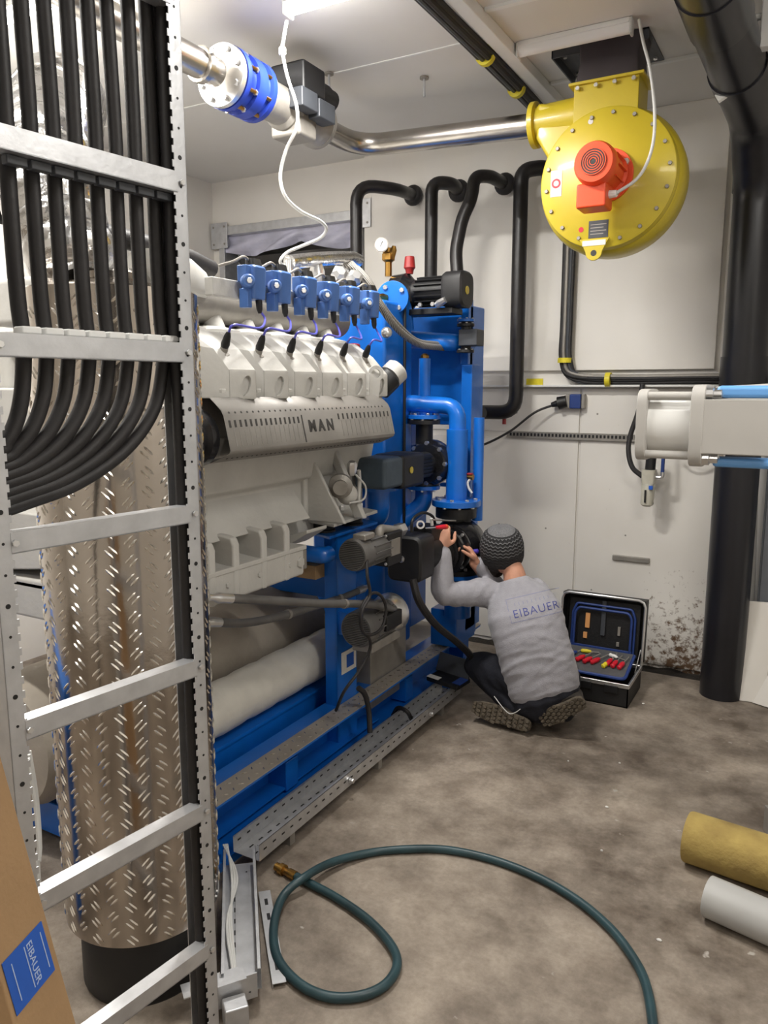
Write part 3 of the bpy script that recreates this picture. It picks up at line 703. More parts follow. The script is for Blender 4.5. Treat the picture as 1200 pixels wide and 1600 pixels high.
MB().tube(spl([(-1.66, 2.72, 1.244), (-1.66, 2.797, 1.187), (-1.66, 2.781, 1.134), (-1.66, 2.668, 1.132)], 8), .004, 8).build('sense_line', 'white_cable', eng)
# two oil hoses running from the pan to the pumps
for lab, pts in (('straight dark oil hose from the oil pan across the blue column', [(-1.66, 1.87, 0.923), (-1.62, 2.069, 0.871), (-1.58, 2.325, 0.802), (-1.56, 2.62, 0.729), (-1.56, 2.808, 0.665), (-1.58, 2.981, 0.597)]),
                 ('sagging dark oil hose passing behind the blue column', [(-1.76, 1.93, 0.81), (-1.76, 2.115, 0.757), (-1.76, 2.367, 0.723), (-1.74, 2.708, 0.707), (-1.74, 2.9, 0.705)])):
    P_ = spl(pts, 8); t = thing('oil_hose', lab, 'hose', pts[0]); MB().tube(P_, .016, 12).build('hose', 'grey_motor', t)
    for (q, qd) in ((P_[0], P_[0]-P_[2]), (P_[-1], P_[-1]-P_[-3])):
        MB().lathe([(-.045, .017), (.0, .018), (.012, .018), (.03, .011), (.05, .011)], q, qd, 14).build('end_fitting', 'bright_zinc', t)
    for k in (len(P_)//2, len(P_)*3//4): MB().lathe([(-.008, .019), (.008, .019)], P_[k], P_[k+1]-P_[k], 14).build('hose_clip', 'cast_grey', t)

# ---------------------------------------------------------------- blue skid under the engine
sk = thing('engine_skid', 'bright blue steel base frame carrying the engine', 'base frame', (-2.1, 2.8, 0))
SX = -1.65; SYA, SYB = 1.62, 4.10; zr = .225
def beam(x, sgn):
    b = MB(); b.bb(x-sgn*.16, x, SYA, SYB, zr-.012, zr); b.bb(x-sgn*.156, x-sgn*.144, SYA, SYB, .03, zr-.012); b.bb(x-sgn*.16, x+sgn*.022, SYA, SYB, .018, .032); b.bb(x-sgn*.16, x+sgn*.022, SYA, SYB, .0, .018)
    return b.build('long_beam', 'blue', sk)
beam(SX, 1); beam(-2.75, -1)
for y in (1.66, 2.3, 3.3, 4.02): MB().bb(-2.72, SX-.055, y-.04, y+.04, .04, .16).build('cross_beam', 'blue', sk, bev=.004)
MB().bb(-2.70, SX-.06, SYA, 3.0, .05, .056).build('drip_tray', 'blue', sk)
MB().bb(-2.20, SX-.09, 2.95, 4.05, zr-.03, zr-.02).build('deck_plate', 'fabric_beige', sk)
st = MB().bb(SX-.085, SX+.004, SYA, SYB, zr, zr+.004).build('tread_strip', 'chequer', sk); st['label'] = 'dusty aluminium tread strip on the beam'
st.data.materials[0] = M['cast_grey'] if False else mat('tread_dusty', (.45, .41, .36), .5, metal=.35, var=.25, vscale=6)
tb = MB()
for k in range(58):
    y = SYA+.02+k*.042
    for q in range(2): 
        c = V(SX-.06+.04*q, y+.02*q, zr+.004); bar(c, V(1, 1 if k % 2 else -1, 0).normalized(), UZ, .022, .005, .002)
o = tb.build('tread_bars', 'chequer_bar', sk, sharp=60); o['kind'] = 'stuff'
# column and bracket
cy0 = 2.685
MB().bb(-1.80, -1.738, cy0, cy0+.012, .05, .985).build('column_web', 'blue', sk, bev=.002)
MB().bb(-1.750, -1.738, cy0, cy0+.16, .05, .985).build('column_side', 'blue', sk, bev=.002)
bp_ = [(-1.914, 2.673, 0.985), (-1.717, 2.604, 0.985), (-1.725, 3.014, 0.985), (-1.905, 3.073, 0.985)]
MB().prism([(p_[0], p_[1]) for p_ in bp_], (0, 0, .985), (1, 0, 0), (0, 1, 0), (0, 0, .012)).build('column_head', 'blue', sk, bev=.002)
for p_ in ((-1.789, 2.698, 1.02), (-1.768, 2.895, 1.02)):
    MB().lathe([(0, .05), (.008, .05), (.012, .044), (.036, .044), (.042, .05), (.044, .05)], (p_[0]-.02, p_[1], .997), UZ, 24).build('rubber_mount', 'black', sk)
MB().bb(-1.737, -1.735, cy0+.03, cy0+.15, .36, .46).build('rating_plate', 'paper', sk)
MB().bb(-1.7352, -1.7342, cy0+.07, cy0+.13, .38, .44).build('rating_label', 'label_blue', sk)
# wrapped exhaust pipe and insulated drum lying inside the frame
wp = thing('wrapped_pipe', 'white film wrapped pipe lying low in the blue frame', 'pipe', (-1.95, 2.4, .28))
pp = [V(-1.95, 1.5+k*.048, .375) for k in range(34)]; rr_ = [.100+(-.0035 if k % 4 == 0 else .0008)+random.uniform(-.0008, .0008) for k in range(34)]
rr_[-1] = .03; rr_[-2] = .075; rr_[-3] = .095
MB().tube(pp, rr_, 30).build('film_wrap', 'wrap', wp, sharp=70)
dr = thing('insulated_drum', 'beige insulated drum lying behind the wrapped pipe', 'drum', (-2.32, 2.4, .30))
MB().lathe([(0, .10), (.02, .21), (.08, .235), (1.60, .235), (1.67, .21), (1.70, .10)], V(-2.32, 1.5, .40), UY, 40).build('jacket', 'fabric_beige', dr)
for y in (1.9, 2.5): MB().bb(-2.45, -2.2, y, y+.06, .056, .19).build('saddle', 'blue', dr)
for y in (1.60, 2.92): MB().bb(-2.0, -1.9, y, y+.05, .056, .28).build('saddle', 'black', wp)
MB().bb(-2.04, -1.875, 1.62, 3.0, .25, .262).build('pipe_shelf', 'blue', sk); MB().bb(-1.90, -1.888, 1.62, 3.0, .05, .25).build('pipe_shelf_web', 'blue', sk)
bo_ = MB().bb(-2.62, -1.80, 2.62, 2.80, .80, .86).build('timber', 'wood', bev=.003); tag(bo_, 'bare timber block beneath the oil pan behind the blue column', 'timber')
MB().bb(-2.62, -2.56, 2.68, 2.74, .16, .80).build('prop', 'wood', bo_); MB().bb(-2.36, -2.30, 2.68, 2.74, .60, .80).build('prop', 'wood', bo_)
MB().bb(-2.70, -1.80, 2.95, 3.03, .62, .76).build('tie_beam', 'blue', sk, bev=.004)
MB().tube(fillet([(-2.4, 2.62, .91), (-1.76, 2.62, .91), (-1.76, 2.66, .91)], .03), .035, 16).build('coolant_pipe', 'blue', sk)
# grey sheet metal box behind the column
sb = thing('sheet_metal_box', 'dull grey sheet metal cover standing on the skid behind the column', 'cover', (-1.78, 3.0, .2))
MB().bb(-2.0, -1.74, (-1.72, 2.974, 0.447)[1], (-1.72, 3.329, 0.343)[1], .10, (-1.74, 3.366, 0.531)[2]).build('cover', 'cast_grey', sb, bev=.004)

# ---------------------------------------------------------------- blue heat exchanger tower with pipework
tw = thing('heat_exchanger_tower', 'tall bright blue heat exchanger tower with pipes behind the engine', 'heat exchanger', (-1.9, 3.7, .23))
MB().bb(-2.30, -1.86, 3.32, 3.62, .24, 2.02).build('exchanger_tank', 'blue', tw, bev=.02)
MB().bb(-2.05, -1.645, 3.86, 4.06, 1.40, 2.03).build('buffer_tank', 'blue', tw, bev=.008)
MB().bb(-2.05, -1.96, 3.80, 4.0, .24, 1.40).build('post', 'blue', tw, bev=.005)
MB().bb(-1.665, -1.605, 3.80, 3.92, .24, 1.72).build('post', 'blue', tw, bev=.004)
MB().bb(-1.69, -1.645, 3.84, 3.9, 1.72, 2.06).build('post_extension', 'blue', tw, bev=.004)
for z in (1.42, 1.26, 1.06, .62): MB().bb(-1.96, -1.66, 3.86, 3.885, z, z+.022).build('tie_bar', 'blue', tw)
MB().bb(-1.60, -1.585, 3.72, 3.92, .30, .82).build('cover_plate', 'blue', tw, bev=.003)
MB().bb(-1.735, -1.585, 3.60, 3.86, .24, .44).build('pump_block', 'blue', tw, bev=.006)
MB().tube([(-1.845, 3.50, z) for z in (2.0, 1.6, 1.2, .9)], .008, 8).build('drop_cable', 'black', tw)
YP = 3.60
def flange(c, d, R, t, m, n=8, parent=tw, br=.011, name='flange', sides=(1, -1)):
    c = V(c); d = V(d).normalized(); o = MB().lathe([(0, R*.5), (0, R), (t, R), (t, R*.5)], c-d*t/2, d, 32).build(name, m, parent, bev=.002)
    for s_ in sides: bolts(o, c+d*(t/2)*s_, d*s_, R*.80, n, br, .010, ph=.2)
    return o
hp = V((-2.001, 3.6, 1.526)); vp = V((-1.595, 3.6, 1.492)); vz = (-1.587, 3.6, 1.02)[2]
MB().tube(fillet([V(-1.90, YP-.30, hp.z-.01), V(-1.93, YP-.02, hp.z), V(vp.x, YP, vp.z+.015), V(vp.x, YP, vz+.005)], .07), .043, 20).build('flow_pipe', 'blue', tw)
MB().cyl((vp.x, YP, vp.z-.10), (vp.x, YP, vz), .054, n=24).build('flow_pipe', 'blue', tw)
MB().cyl((vp.x+.08, YP+.09, 1.45), (vp.x+.08, YP+.09, vz-.1), .028, n=18).build('bypass_pipe', 'blue', tw)
flange((vp.x, YP, vz), UZ, .125, .03, 'blue')
# butterfly valve and big pump volute
pl = thing('circulation_pump', 'large black circulation pump the kneeling person works on', 'pump', (-1.575, 3.6, .44))
PC = V((-1.578, 3.58, 0.8))
MB().lathe([(0, .09), (.0, .105), (.05, .105), (.05, .09)], (vp.x, YP, vz-.075), UZ, 28).build('shutoff_valve', 'black', pl)
MB().lathe([(0, .09), (.01, .125), (.05, .14), (.13, .14), (.17, .115), (.18, .06)], PC+V(0, .10, 0), -UY, 36).build('volute', 'black_gloss', pl)
for k, (yy, R) in enumerate(((-.10, .125), (-.135, .11), (-.165, .118), (-.20, .10))):
    MB().lathe([(0, R-.012), (.003, R), (.017, R), (.02, R-.012)], PC+V(0, yy, 0), -UY, 36).build('casing_ring', 'black_gloss', pl)
MB().cyl(PC+V(0, -.05, 0), PC+V(0, -.26, 0), .085, n=28).build('lantern', 'black', pl)
bolts(pl, PC+V(0, -.118, 0), -UY, .115, 8, .009, .012)
MB().cyl(PC+V(-.0, .02, .06), (vp.x, YP, vz-.075), .075, n=24).build('outlet_neck', 'black', pl)
MB().cyl(PC+V(0, .02, -.08), (PC.x, YP, .60), .07, n=24).build('inlet_neck', 'black', pl)
fz = (-1.571, 3.6, 0.658)[2]
MB().lathe([(0, .07), (0, .12), (.025, .12), (.025, .07)], (PC.x, YP, fz), UZ, 32).build('inlet_flange', 'black', pl, bev=.002); bolts(pl, (PC.x, YP, fz+.025), UZ, .10, 8, .010, .014)
MB().lathe([(0, .06), (0, .115), (.022, .115), (.022, .06)], (PC.x, YP, fz-.024), UZ, 32).build('counter_flange', 'blue', tw, bev=.002)
MB().cyl((PC.x, YP, .42), (PC.x, YP, fz-.02), .07, n=24).build('suction_pipe', 'blue', tw)
# drive box, small motor and conduit elbow
BC = V((-1.6, 3.092, 0.831)); 
MB().loft([srect((BC.x, BC.y-.06, BC.z), V(1, 0, 0), UZ, .078, .096, 32, .3), srect((BC.x, BC.y-.05, BC.z), V(1, 0, 0), UZ, .088, .106, 32, .3), srect((BC.x, BC.y+.08, BC.z), V(1, 0, 0), UZ, .088, .106, 32, .3), srect((BC.x, BC.y+.11, BC.z), V(1, 0, 0), UZ, .07, .09, 32, .3)]).build('drive_box', 'black', pl)
MB().lathe([(0, .016), (.006, .016), (.008, .012)], (BC.x-.01, BC.y-.06, BC.z), -UY, 16).build('drive_screw', 'bright_zinc', pl)
MB().cyl((BC.x, BC.y+.1, BC.z), (PC.x, PC.y-.2, PC.z), .085, n=24).build('coupling', 'black', pl)
SMc = V((-1.6, 2.588, 0.933))
def motor(parent, c, L, r, m='grey_motor', box=None):
    o = MB().lathe([(0, r*.7), (.0, r*.93), (.015, r), (.075, r), (.075, r*.92), (L*.9, r*.92), (L, r*.7)], c, UY, 28).build('motor_body', m, parent)
    MB().lathe([(0, .006), (0, r*.86), (.003, r*.86)], V(c)+V(0, -.003, 0), UY, 28).build('fan_grille', 'grille', o)
    for k in range(14):
        a = 2*PI*k/14
        MB().box(V(c)+V(math.cos(a)*r*.94, .08+(L-.1)/2, math.sin(a)*r*.94), (.012, L-.1, .004), Matrix.Rotation(-a, 3, 'Y')).build('cooling_fin', m, o)
    return o
sm_ = thing('oil_pump_motor', 'small grey electric motor with fan grille beside the blue column', 'motor', (SMc-V(0, 0, .1))[:])
motor(sm_, SMc, .24, .068)
MB().bb(SMc.x-.06, SMc.x+.055, SMc.y+.20, SMc.y+.33, SMc.z-.085, SMc.z+.06).build('gear_housing', 'black', sm_, bev=.008)
MB().bb(SMc.x+.055, SMc.x+.060, SMc.y+.22, SMc.y+.30, SMc.z-.04, SMc.z+.03).build('type_plate', 'cast_grey', sm_)
MB().bb(SMc.x-.01, SMc.x+.05, SMc.y+.02, SMc.y+.1, SMc.z+.06, SMc.z+.085).build('terminal_box', 'cast_grey', sm_, bev=.006)
for dx, dz in ((-.05, .05), (.045, .05), (.045, -.07), (-.05, -.07)): bolt(sm_, (SMc.x+dx, SMc.y+.20, SMc.z+dz), -UY, .007, .005)
el = fillet([(-1.58, 2.771, 0.95), (-1.58, 2.772, 1.016), (-1.58, 2.883, 0.992), (-1.58, 2.966, 0.976)], .05)
MB().tube(el, .020, 16).build('conduit_elbow', 'cast_grey', sm_); MB().lathe([(0, .022), (.0, .030), (.05, .030), (.05, .02)], V((-1.58, 2.93, 0.982)), V(0, 1, 0), 6).build('hex_nut', 'bright_zinc', sm_)
S2 = V((-1.62, 2.647, 0.601)); sm2 = thing('pump_motor', 'second grey electric motor hanging below under a coil of black cable', 'motor', (S2-V(0, 0, .1))[:])
motor(sm2, S2, .26, .078)
MB().bb(S2.x+.03, S2.x+.082, S2.y+.12, S2.y+.26, S2.z-.03, S2.z+.04).build('terminal_box', 'black', sm2, bev=.006)
MB().lathe([(0, .075), (.03, .09), (.06, .09), (.06, .06)], S2+V(0, .25, 0), UY, 28).build('mounting_flange', 'bright_zinc', sm2)
MB().bb(S2.x-.05, S2.x+.05, S2.y+.05, S2.y+.3, S2.z-.11, S2.z-.07).build('foot', 'cast_grey', sm2, bev=.004)
MB().bb(S2.x-.12, S2.x-.04, S2.y+.05, S2.y+.25, S2.z-.05, S2.z+.05).build('wall_bracket', 'blue', sm2)
for lab, pts in (('black cable looped in a coil in front of the lower motor', [(-1.54, 2.603, 0.921), (-1.52, 2.573, 0.862), (-1.51, 2.576, 0.784), (-1.51, 2.516, 0.733), (-1.51, 2.515, 0.655), (-1.51, 2.585, 0.617), (-1.51, 2.675, 0.624), (-1.51, 2.707, 0.698), (-1.51, 2.659, 0.764), (-1.515, 2.595, 0.784), (-1.52, 2.528, 0.742), (-1.52, 2.522, 0.665), (-1.52, 2.592, 0.591), (-1.53, 2.599, 0.534), (-1.55, 2.55, 0.464), (-1.58, 2.49, 0.398), (-1.66, 2.55, 0.276)]),
                 ('short black cable curving down to the tread strip', [(-1.62, 2.665, 0.342), (-1.61, 2.701, 0.302), (-1.6, 2.716, 0.226), (-1.58, 2.692, 0.138)]),
                 ('thick black cable from the drive box down to the floor', [(-1.55, 3.028, 0.745), (-1.52, 3.035, 0.643), (-1.5, 3.164, 0.505), (-1.46, 3.314, 0.384), (-1.44, 3.454, 0.269), (-1.44, 3.517, 0.163)])):
    r = .0065 if 'coil' in lab else .012 if 'short' in lab else .018
    o = MB().tube(spl(pts, 8), r, 10).build('motor_cable', 'rubber'); tag(o, lab, 'cable')
# upper pump
pu = thing('booster_pump', 'black flanged pump with grey motor housing high on the blue tower', 'pump', (-1.75, 3.6, 1.08))
UC = V((-1.735, 3.6, 1.22))
MB().lathe([(0, .06), (.01, .105), (.05, .118), (.10, .118), (.13, .098), (.14, .05)], UC+V(0, .06, 0), -UY, 32).build('volute', 'black_gloss', pu)
bolts(pu, UC+V(0, -.055, 0), -UY, .102, 8, .012, .018)
MB().cyl(UC+V(0, -.05, 0), UC+V(0, -.13, 0), .06, n=24).build('neck', 'black', pu)
MB().bb(UC.x-.06, UC.x+.06, UC.y-.26, UC.y-.12, UC.z-.06, UC.z+.06).build('motor_body', 'black', pu, bev=.012)
for k in range(6): MB().bb(UC.x+.058, UC.x+.068, UC.y-.25, UC.y-.13, UC.z-.045+k*.017, UC.z-.038+k*.017).build('cooling_fin', 'black', pu)
MB().bb(UC.x-.085, UC.x+.085, UC.y-.48, UC.y-.25, UC.z-.085, UC.z+.075).build('control_head', 'black', pu, bev=.02)
MB().bb(UC.x-.085, UC.x+.08, UC.y-.64, UC.y-.46, UC.z-.07, UC.z+.07).build('control_cover', 'slate', pu, bev=.02)
MB().lathe([(0, .016), (.003, .016)], V(UC.x+.086, UC.y-.40, UC.z), (1, 0, 0), 16).build('yellow_badge', 'yellow', pu)
uz = (-1.781, 3.6, 1.44)[2]; lz = (-1.79, 3.6, 1.1)[2]
ux_ = (-1.781, 3.6, 1.44)[0]
for z in (uz-.025, lz): MB().lathe([(0, .04), (0, .082), (.022, .082), (.022, .04)], (ux_, YP, z), UZ, 28).build('pump_flange', 'black', pu, bev=.002)
MB().cyl((ux_, YP, lz), (ux_, YP, uz-.02), .045, n=20).build('pump_neck', 'black', pu)
for z in (uz, lz-.024): flange((ux_, YP, z+.012), UZ, .085, .02, 'blue', 6, br=.009)
MB().cyl((ux_, YP, uz), (ux_, YP, (-1.784, 3.6, 1.748)[2]), .03, n=18).build('riser_pipe', 'blue', tw)
MB().lathe([(0, .018), (.02, .024), (.05, .024), (.055, .016), (.09, .016), (.10, .022), (.13, .022), (.14, .012)], (ux_, YP-.0, (-1.783, 3.6, 1.632)[2]), UZ, 8).build('drain_valve', 'brass', tw)
MB().lathe([(0, .020), (.0, .026), (.05, .026), (.05, .02)], (ux_, YP-.0, (-1.783, 3.6, 1.6)[2]), UZ, 8).build('valve_nut', 'bright_zinc', tw)
# blue sloping branch below the upper pump, elbow into the front tank
MB().tube(fillet([(ux_, YP, lz-.02), (ux_, YP, lz-.10), (ux_-.16, YP-.12, lz-.26), (ux_-.30, YP-.12, lz-.26)], .06), .046, 18).build('branch_pipe', 'blue', tw)
MB().lathe([(0, .05), (.02, .062), (.05, .062), (.05, .04)], (ux_-.10, YP-.08, lz-.22), (-.6, -.45, -.6), 20).build('branch_collar', 'blue', tw)
MB().lathe([(0, .05), (0, .10), (.02, .10), (.02, .05)], (-1.82, 3.18, (-1.82, 3.18, 1.119)[2]), UZ, 28).build('flange', 'blue', tw); MB().tube(fillet([(-1.82, 3.18, (-1.82, 3.18, 1.119)[2]), (-1.82, 3.18, 1.0), (-1.95, 3.34, .95)], .08), .06, 18).build('return_pipe', 'blue', tw)
MB().cyl((-1.82, 3.18, (-1.82, 3.18, 1.119)[2]+.02), (-1.82, 3.18, (-1.82, 3.18, 1.119)[2]+.06), .07, n=24).build('return_valve', 'black', tw)
# small drain tap with red handle on the riser
q = V((-1.531, 3.62, 1.156)); MB().lathe([(0, .010), (.03, .010), (.03, .015), (.05, .015)], q+V(-.03, 0, 0), (1, 0, -.1), 10).build('drain_tap', 'brass', tw); MB().box(q+V(.0, 0, .012), (.03, .03, .008)).build('tap_handle', 'red', tw, bev=.002)
MB().tube(spl([q+V(.012, 0, -.005), q+V(-.005, -.01, -.03), q+V(.0, -.01, -.06), q+V(.016, -.005, -.085)], 6), .006, 8).build('tap_hose', 'white_cable', tw)
# horizontal pipe with valve actuator up right
q = V((-1.932, 3.72, 1.861)); q2 = V((-1.69, 3.72, 1.831))
MB().tube(fillet([q+V(-.1, 0, 0), q2, q2+V(.03, .16, 0)], .07), .045, 18).build('header_pipe', 'blue', tw)
av = thing('valve_actuator', 'dark grey box shaped valve actuator at the right of the blue tower', 'actuator', (-1.612, 3.75, 1.763))
MB().bb((-1.642, 3.75, 1.854)[0], (-1.54, 3.75, 1.851)[0], 3.70, 3.80, (-1.595, 3.75, 1.811)[2], (-1.597, 3.75, 1.894)[2]).build('actuator_box', 'dark_grey', av, bev=.006)
for yy, mm in ((503, 'blue'), (510, 'black'), (551, 'black')):
    c_ = V((-1.623, 3.75, 1.943)); c_.z = (-1.65, 3.75, 3.449)[2] if False else {503: (-1.622, 3.75, 1.934)[2], 510: (-1.622, 3.75, 1.911)[2], 551: (-1.62, 3.75, 1.779)[2]}[yy]
    o = MB().lathe([(0, .03), (0, .045), (.014, .045), (.014, .03)], c_, UZ, 24).build('valve_flange', mm, av, bev=.001); bolts(o, c_+V(0, 0, .014), UZ, .036, 6, .006, .006)
c_ = V((-1.62, 3.75, 1.779)); MB().cyl(c_, c_+V(0, 0, .17), .026, n=16).build('valve_body', 'black', av)
# top pump lying across
tpm = thing('inline_pump', 'black finned pump lying across the top of the blue tower', 'pump', (-1.7, 3.62, 2.0))
c0 = V((-1.881, 3.62, 2.078)); c1 = V((-1.666, 3.62, 2.072)); c2 = V((-1.559, 3.62, 2.063)); c1.z = c2.z = c0.z
MB().lathe([(0, .06), (.02, .095), (.09, .10), (.12, .07), (.14, .06)], c0+V(-.10, 0, 0), (1, 0, 0), 32).build('volute', 'black_gloss', tpm)
MB().cyl(c0+V(.0, 0, 0), c1, .062, n=28).build('motor_body', 'black', tpm)
for k in range(16):
    a = 2*PI*k/16; MB().box((c0+c1)/2+V(.03, math.cos(a)*.066, math.sin(a)*.066), ((c1-c0).x-.05, .004, .018), Matrix.Rotation(a-PI/2, 3, 'X')).build('cooling_fin', 'black', tpm)
MB().loft([srect(c1+V(-.005, 0, 0), UY, UZ, .072, .080, 28, .5), srect(c1+V(.01, 0, 0), UY, UZ, .080, .088, 28, .5), srect(c2+V(-.01, 0, 0), UY, UZ, .080, .088, 28, .5), srect(c2, UY, UZ, .07, .078, 28, .5)]).build('control_head', 'black', tpm)
MB().lathe([(0, .02), (.003, .02)], c2+V(.0005, -.01, -.005), (1, 0, 0), 16).build('yellow_badge', 'yellow', tpm)
MB().bb(c0.x-.12, c2.x-.06, c0.y-.05, c0.y+.08, c0.z-.115, c0.z-.085).build('foot', 'black', tpm, bev=.004)
for dx in (.0, .1, .17): bolt(tpm, (c0.x+dx, c0.y-.075, c0.z-.07), -UY, .012, .012)
MB().lathe([(0, .015), (.02, .02), (.06, .016)], (c1.x-.03, c1.y-.07, c1.z-.075), (1, -.2, .4), 8).build('vent_plug', 'bright_zinc', tpm)
fc = V((-1.9, 3.45, 2.041)); fdv = V(.25, -.95, .0)
o = MB().lathe([(0, .03), (0, .082), (.022, .082), (.022, .0)], fc+V(0, .03, 0), fdv, 36).build('blind_flange', 'blue', tw, bev=.002); bolts(o, fc+V(0, .03, 0)+fdv.normalized()*.022, fdv, .060, 4, .013, .012, ph=.6)
MB().tube(fillet([fc+V(0, .03, 0), fc+V(-.01, .12, 0), fc+V(-.01, .16, -.15)], .06), .055, 20).build('elbow', 'blue', tw)
MB().lathe([(0, .014), (.03, .018), (.05, .012)], fc+V(-.02, -.0, -.0), V(-.4, -.9, .1), 6).build('sensor', 'brass', tw)
# gauge group
gz = V((-1.994, 3.6, 2.166)); gg = thing('pressure_gauge', 'white faced pressure gauge on brass fittings above the blue flange', 'gauge', gz[:])
MB().cyl(gz, gz+V(0, 0, .14), .018, n=10).build('stem', 'brass', gg)
MB().lathe([(0, .02), (.01, .034), (.04, .034), (.05, .02)], gz+V(0, 0, .07), UZ, 8).build('brass_body', 'brass', gg); MB().lathe([(0, .012), (.05, .018), (.07, .01)], gz+V(.02, 0, .08), (.3, -.2, 1), 8).build('relief_valve', 'brass', gg)
MB().tube(spl([gz+V(0, 0, .10), gz+V(-.03, -.02, .14), gz+V(-.035, -.03, .16)], 5), .009, 8).build('gauge_pipe', 'brass', gg)
gc = V((-2.005, 3.56, 2.312)); MB().lathe([(0, .030), (.03, .036), (.034, .036), (.034, .03)], gc, (.3, -.95, .0), 28).build('gauge_case', 'cast_grey', gg); MB().lathe([(0, .0), (0.0, .031), (.002, .031)], gc+V(.0102, -.0330, 0), (.3, -.95, 0), 28).build('dial', 'paper', gg)
MB().box(gc+V(.0108, -.0360, 0), (.003, .001, .036), Matrix.Rotation(.5, 3, 'Y')).build('pointer', 'black', gg)
rv = V((-1.882, 3.62, 2.173)); o = MB().lathe([(0, .018), (.02, .022), (.03, .030), (.085, .024), (.09, .0)], rv, UZ, 12).build('safety_valve', 'red'); tag(o, 'red capped safety valve beside the brass gauge', 'valve')

# ---------------------------------------------------------------- black insulated pipes into the wall
def wall_pipe(label, pts, r, rose=True, fr=.07):
    t = thing('insulated_pipe', label, 'pipe', pts[0], 'black insulated pipes')
    MB().tube(fillet(pts, fr), r, 20).build('insulation', 'rubber_pipe', t)
    if rose:
        e = V(pts[-1]); MB().ball((e.x, YW-.075, e.z), (r*1.75, .042, r*1.75), 18, 10).build('foam_collar', 'rubber', t)
    return t
a = V((-2.459, 4.05, 2.331)); b = V((-2.443, 4.05, 2.756)); w_ = V((-2.309, 4.48, 2.779))
wall_pipe('black insulated pipe curving into the wall right of the window opening', [a+V(0, 0, -.25), a, V(a.x, a.y, b.z+.01), V((a.x+w_.x)/2+.1, 4.2, b.z), w_], .036, fr=.11)
a = V((-2.083, 4.28, 2.242)); w_ = V((-2.002, 4.48, 2.77)); zt_ = (-2.019, 4.28, 2.783)[2]
wall_pipe('black insulated pipe rising behind the red safety valve', [a+V(0, 0, -.2), a, V(a.x, a.y, zt_), V(a.x+.10, 4.36, zt_), w_], .038, fr=.08)
q = [(-1.829, 4.1, 2.201), (-1.852, 4.12, 2.357), (-1.829, 4.15, 2.531), (-1.786, 4.18, 2.641), (-1.781, 4.2, 2.76), (-1.73, 4.3, 2.779), (-1.71, 4.48, 2.774)]
wall_pipe('black insulated pipe with a kink above the top pump', [V(q[0])+V(0, 0, -.1)]+q, .036, fr=.05)
a = V((-1.568, 4.38, 1.511)); t_ = V((-1.53, 4.38, 2.806)); e = V((-1.827, 4.38, 1.47))
t_.x = a.x-.005
wall_pipe('long black insulated pipe dropping beside the yellow blower to the tower', [V(-1.72, 4.2, a.z-.055), V(e.x, 4.36, a.z-.055), V(a.x, 4.38, a.z-.055), V(t_.x, 4.38, t_.z), V(t_.x+.10, 4.45, t_.z+.02), V(t_.x+.16, 4.48, t_.z+.0)], .042, fr=.10)
bl = V((-1.645, 4.4, 1.415)); o = MB().cyl(bl+V(0, 0, .03), bl+V(0, 0, -.03), .012, n=10).build('drain_plug', 'red'); tag(o, 'small red drain plug under the long black pipe elbow', 'valve'); MB().cyl(bl+V(0, 0, .07), bl+V(0, 0, .03), .015, n=10).build('plug_neck', 'cast_grey', o)

# ---------------------------------------------------------------- gas train under the ceiling
GX, GZ = -2.17, 2.82
gt = thing('gas_train', 'stainless gas pipe with flange, blue valve and black actuator under the ceiling', 'gas pipe', (GX, 2.6, GZ))
MB().cyl((GX, 1.2, GZ), (GX, 2.52, GZ), .054, n=28).build('gas_pipe', 'stainless', gt)
MB().lathe([(0, .054), (.005, .066), (.03, .066), (.035, .054)], (GX, 2.42, GZ), UY, 28).build('pipe_clamp', 'stainless', gt); bolt(gt, (GX+.06, 2.43, GZ+.03), (1, 0, 0), .012, .02)
def gfl(y, R, t, m, nb=8, parent=gt):
    o = MB().lathe([(0, .06), (0, R), (t, R), (t, .06)], (GX, y, GZ), UY, 40).build('flange', m, parent, bev=.002)
    bolts(o, (GX, y, GZ), -UY, R*.80, nb, .012, .014, ph=.3); bolts(o, (GX, y+t, GZ), UY, R*.80, nb, .012, .014, ph=.3); return o
gfl(2.545, .118, .024, 'bright_zinc')
vb = MB().lathe([(0, .08), (0, .120), (.025, .120), (.03, .103), (.07, .103), (.075, .118), (.13, .118), (.135, .103), (.16, .103), (.165, .118), (.19, .118), (.19, .08)], (GX, 2.575, GZ), UY, 40).build('blue_valve', 'valve_blue', gt); bolts(vb, (GX, 2.64, GZ), UY, .108, 8, .012, .012, ph=.5)
for k in range(8):
    a = 2*PI*k/8+.3; MB().cyl((GX+math.cos(a)*.108, 2.60, GZ+math.sin(a)*.108), (GX+math.cos(a)*.108, 2.74, GZ+math.sin(a)*.108), .008, n=8).build('stud', 'brass', gt)
MB().lathe([(0, .07), (0, .105), (.02, .105), (.05, .08), (.16, .08), (.18, .095), (.22, .095), (.25, .075), (.36, .075), (.40, .10), (.42, .105), (.44, .105), (.44, .05)], (GX, 2.77, GZ), UY, 36).build('valve_body', 'cast_grey', gt)
MB().bb(GX-.075, GX+.085, 2.96, 3.10, GZ-.12, GZ+.0).build('valve_block', 'cast_grey', gt, bev=.015)
MB().bb(GX-.04, GX+.14, 2.92, 3.09, GZ+.04, GZ+.165).build('actuator', 'black', gt, bev=.012)
MB().cyl((GX+.05, 3.08, GZ+.10), (GX+.05, 3.20, GZ+.10), .06, n=20).build('actuator_coil', 'black', gt); MB().cyl((GX+.06, 3.19, GZ+.10), (GX+.06, 3.25, GZ+.10), .048, n=20).build('actuator_coil', 'black', gt)
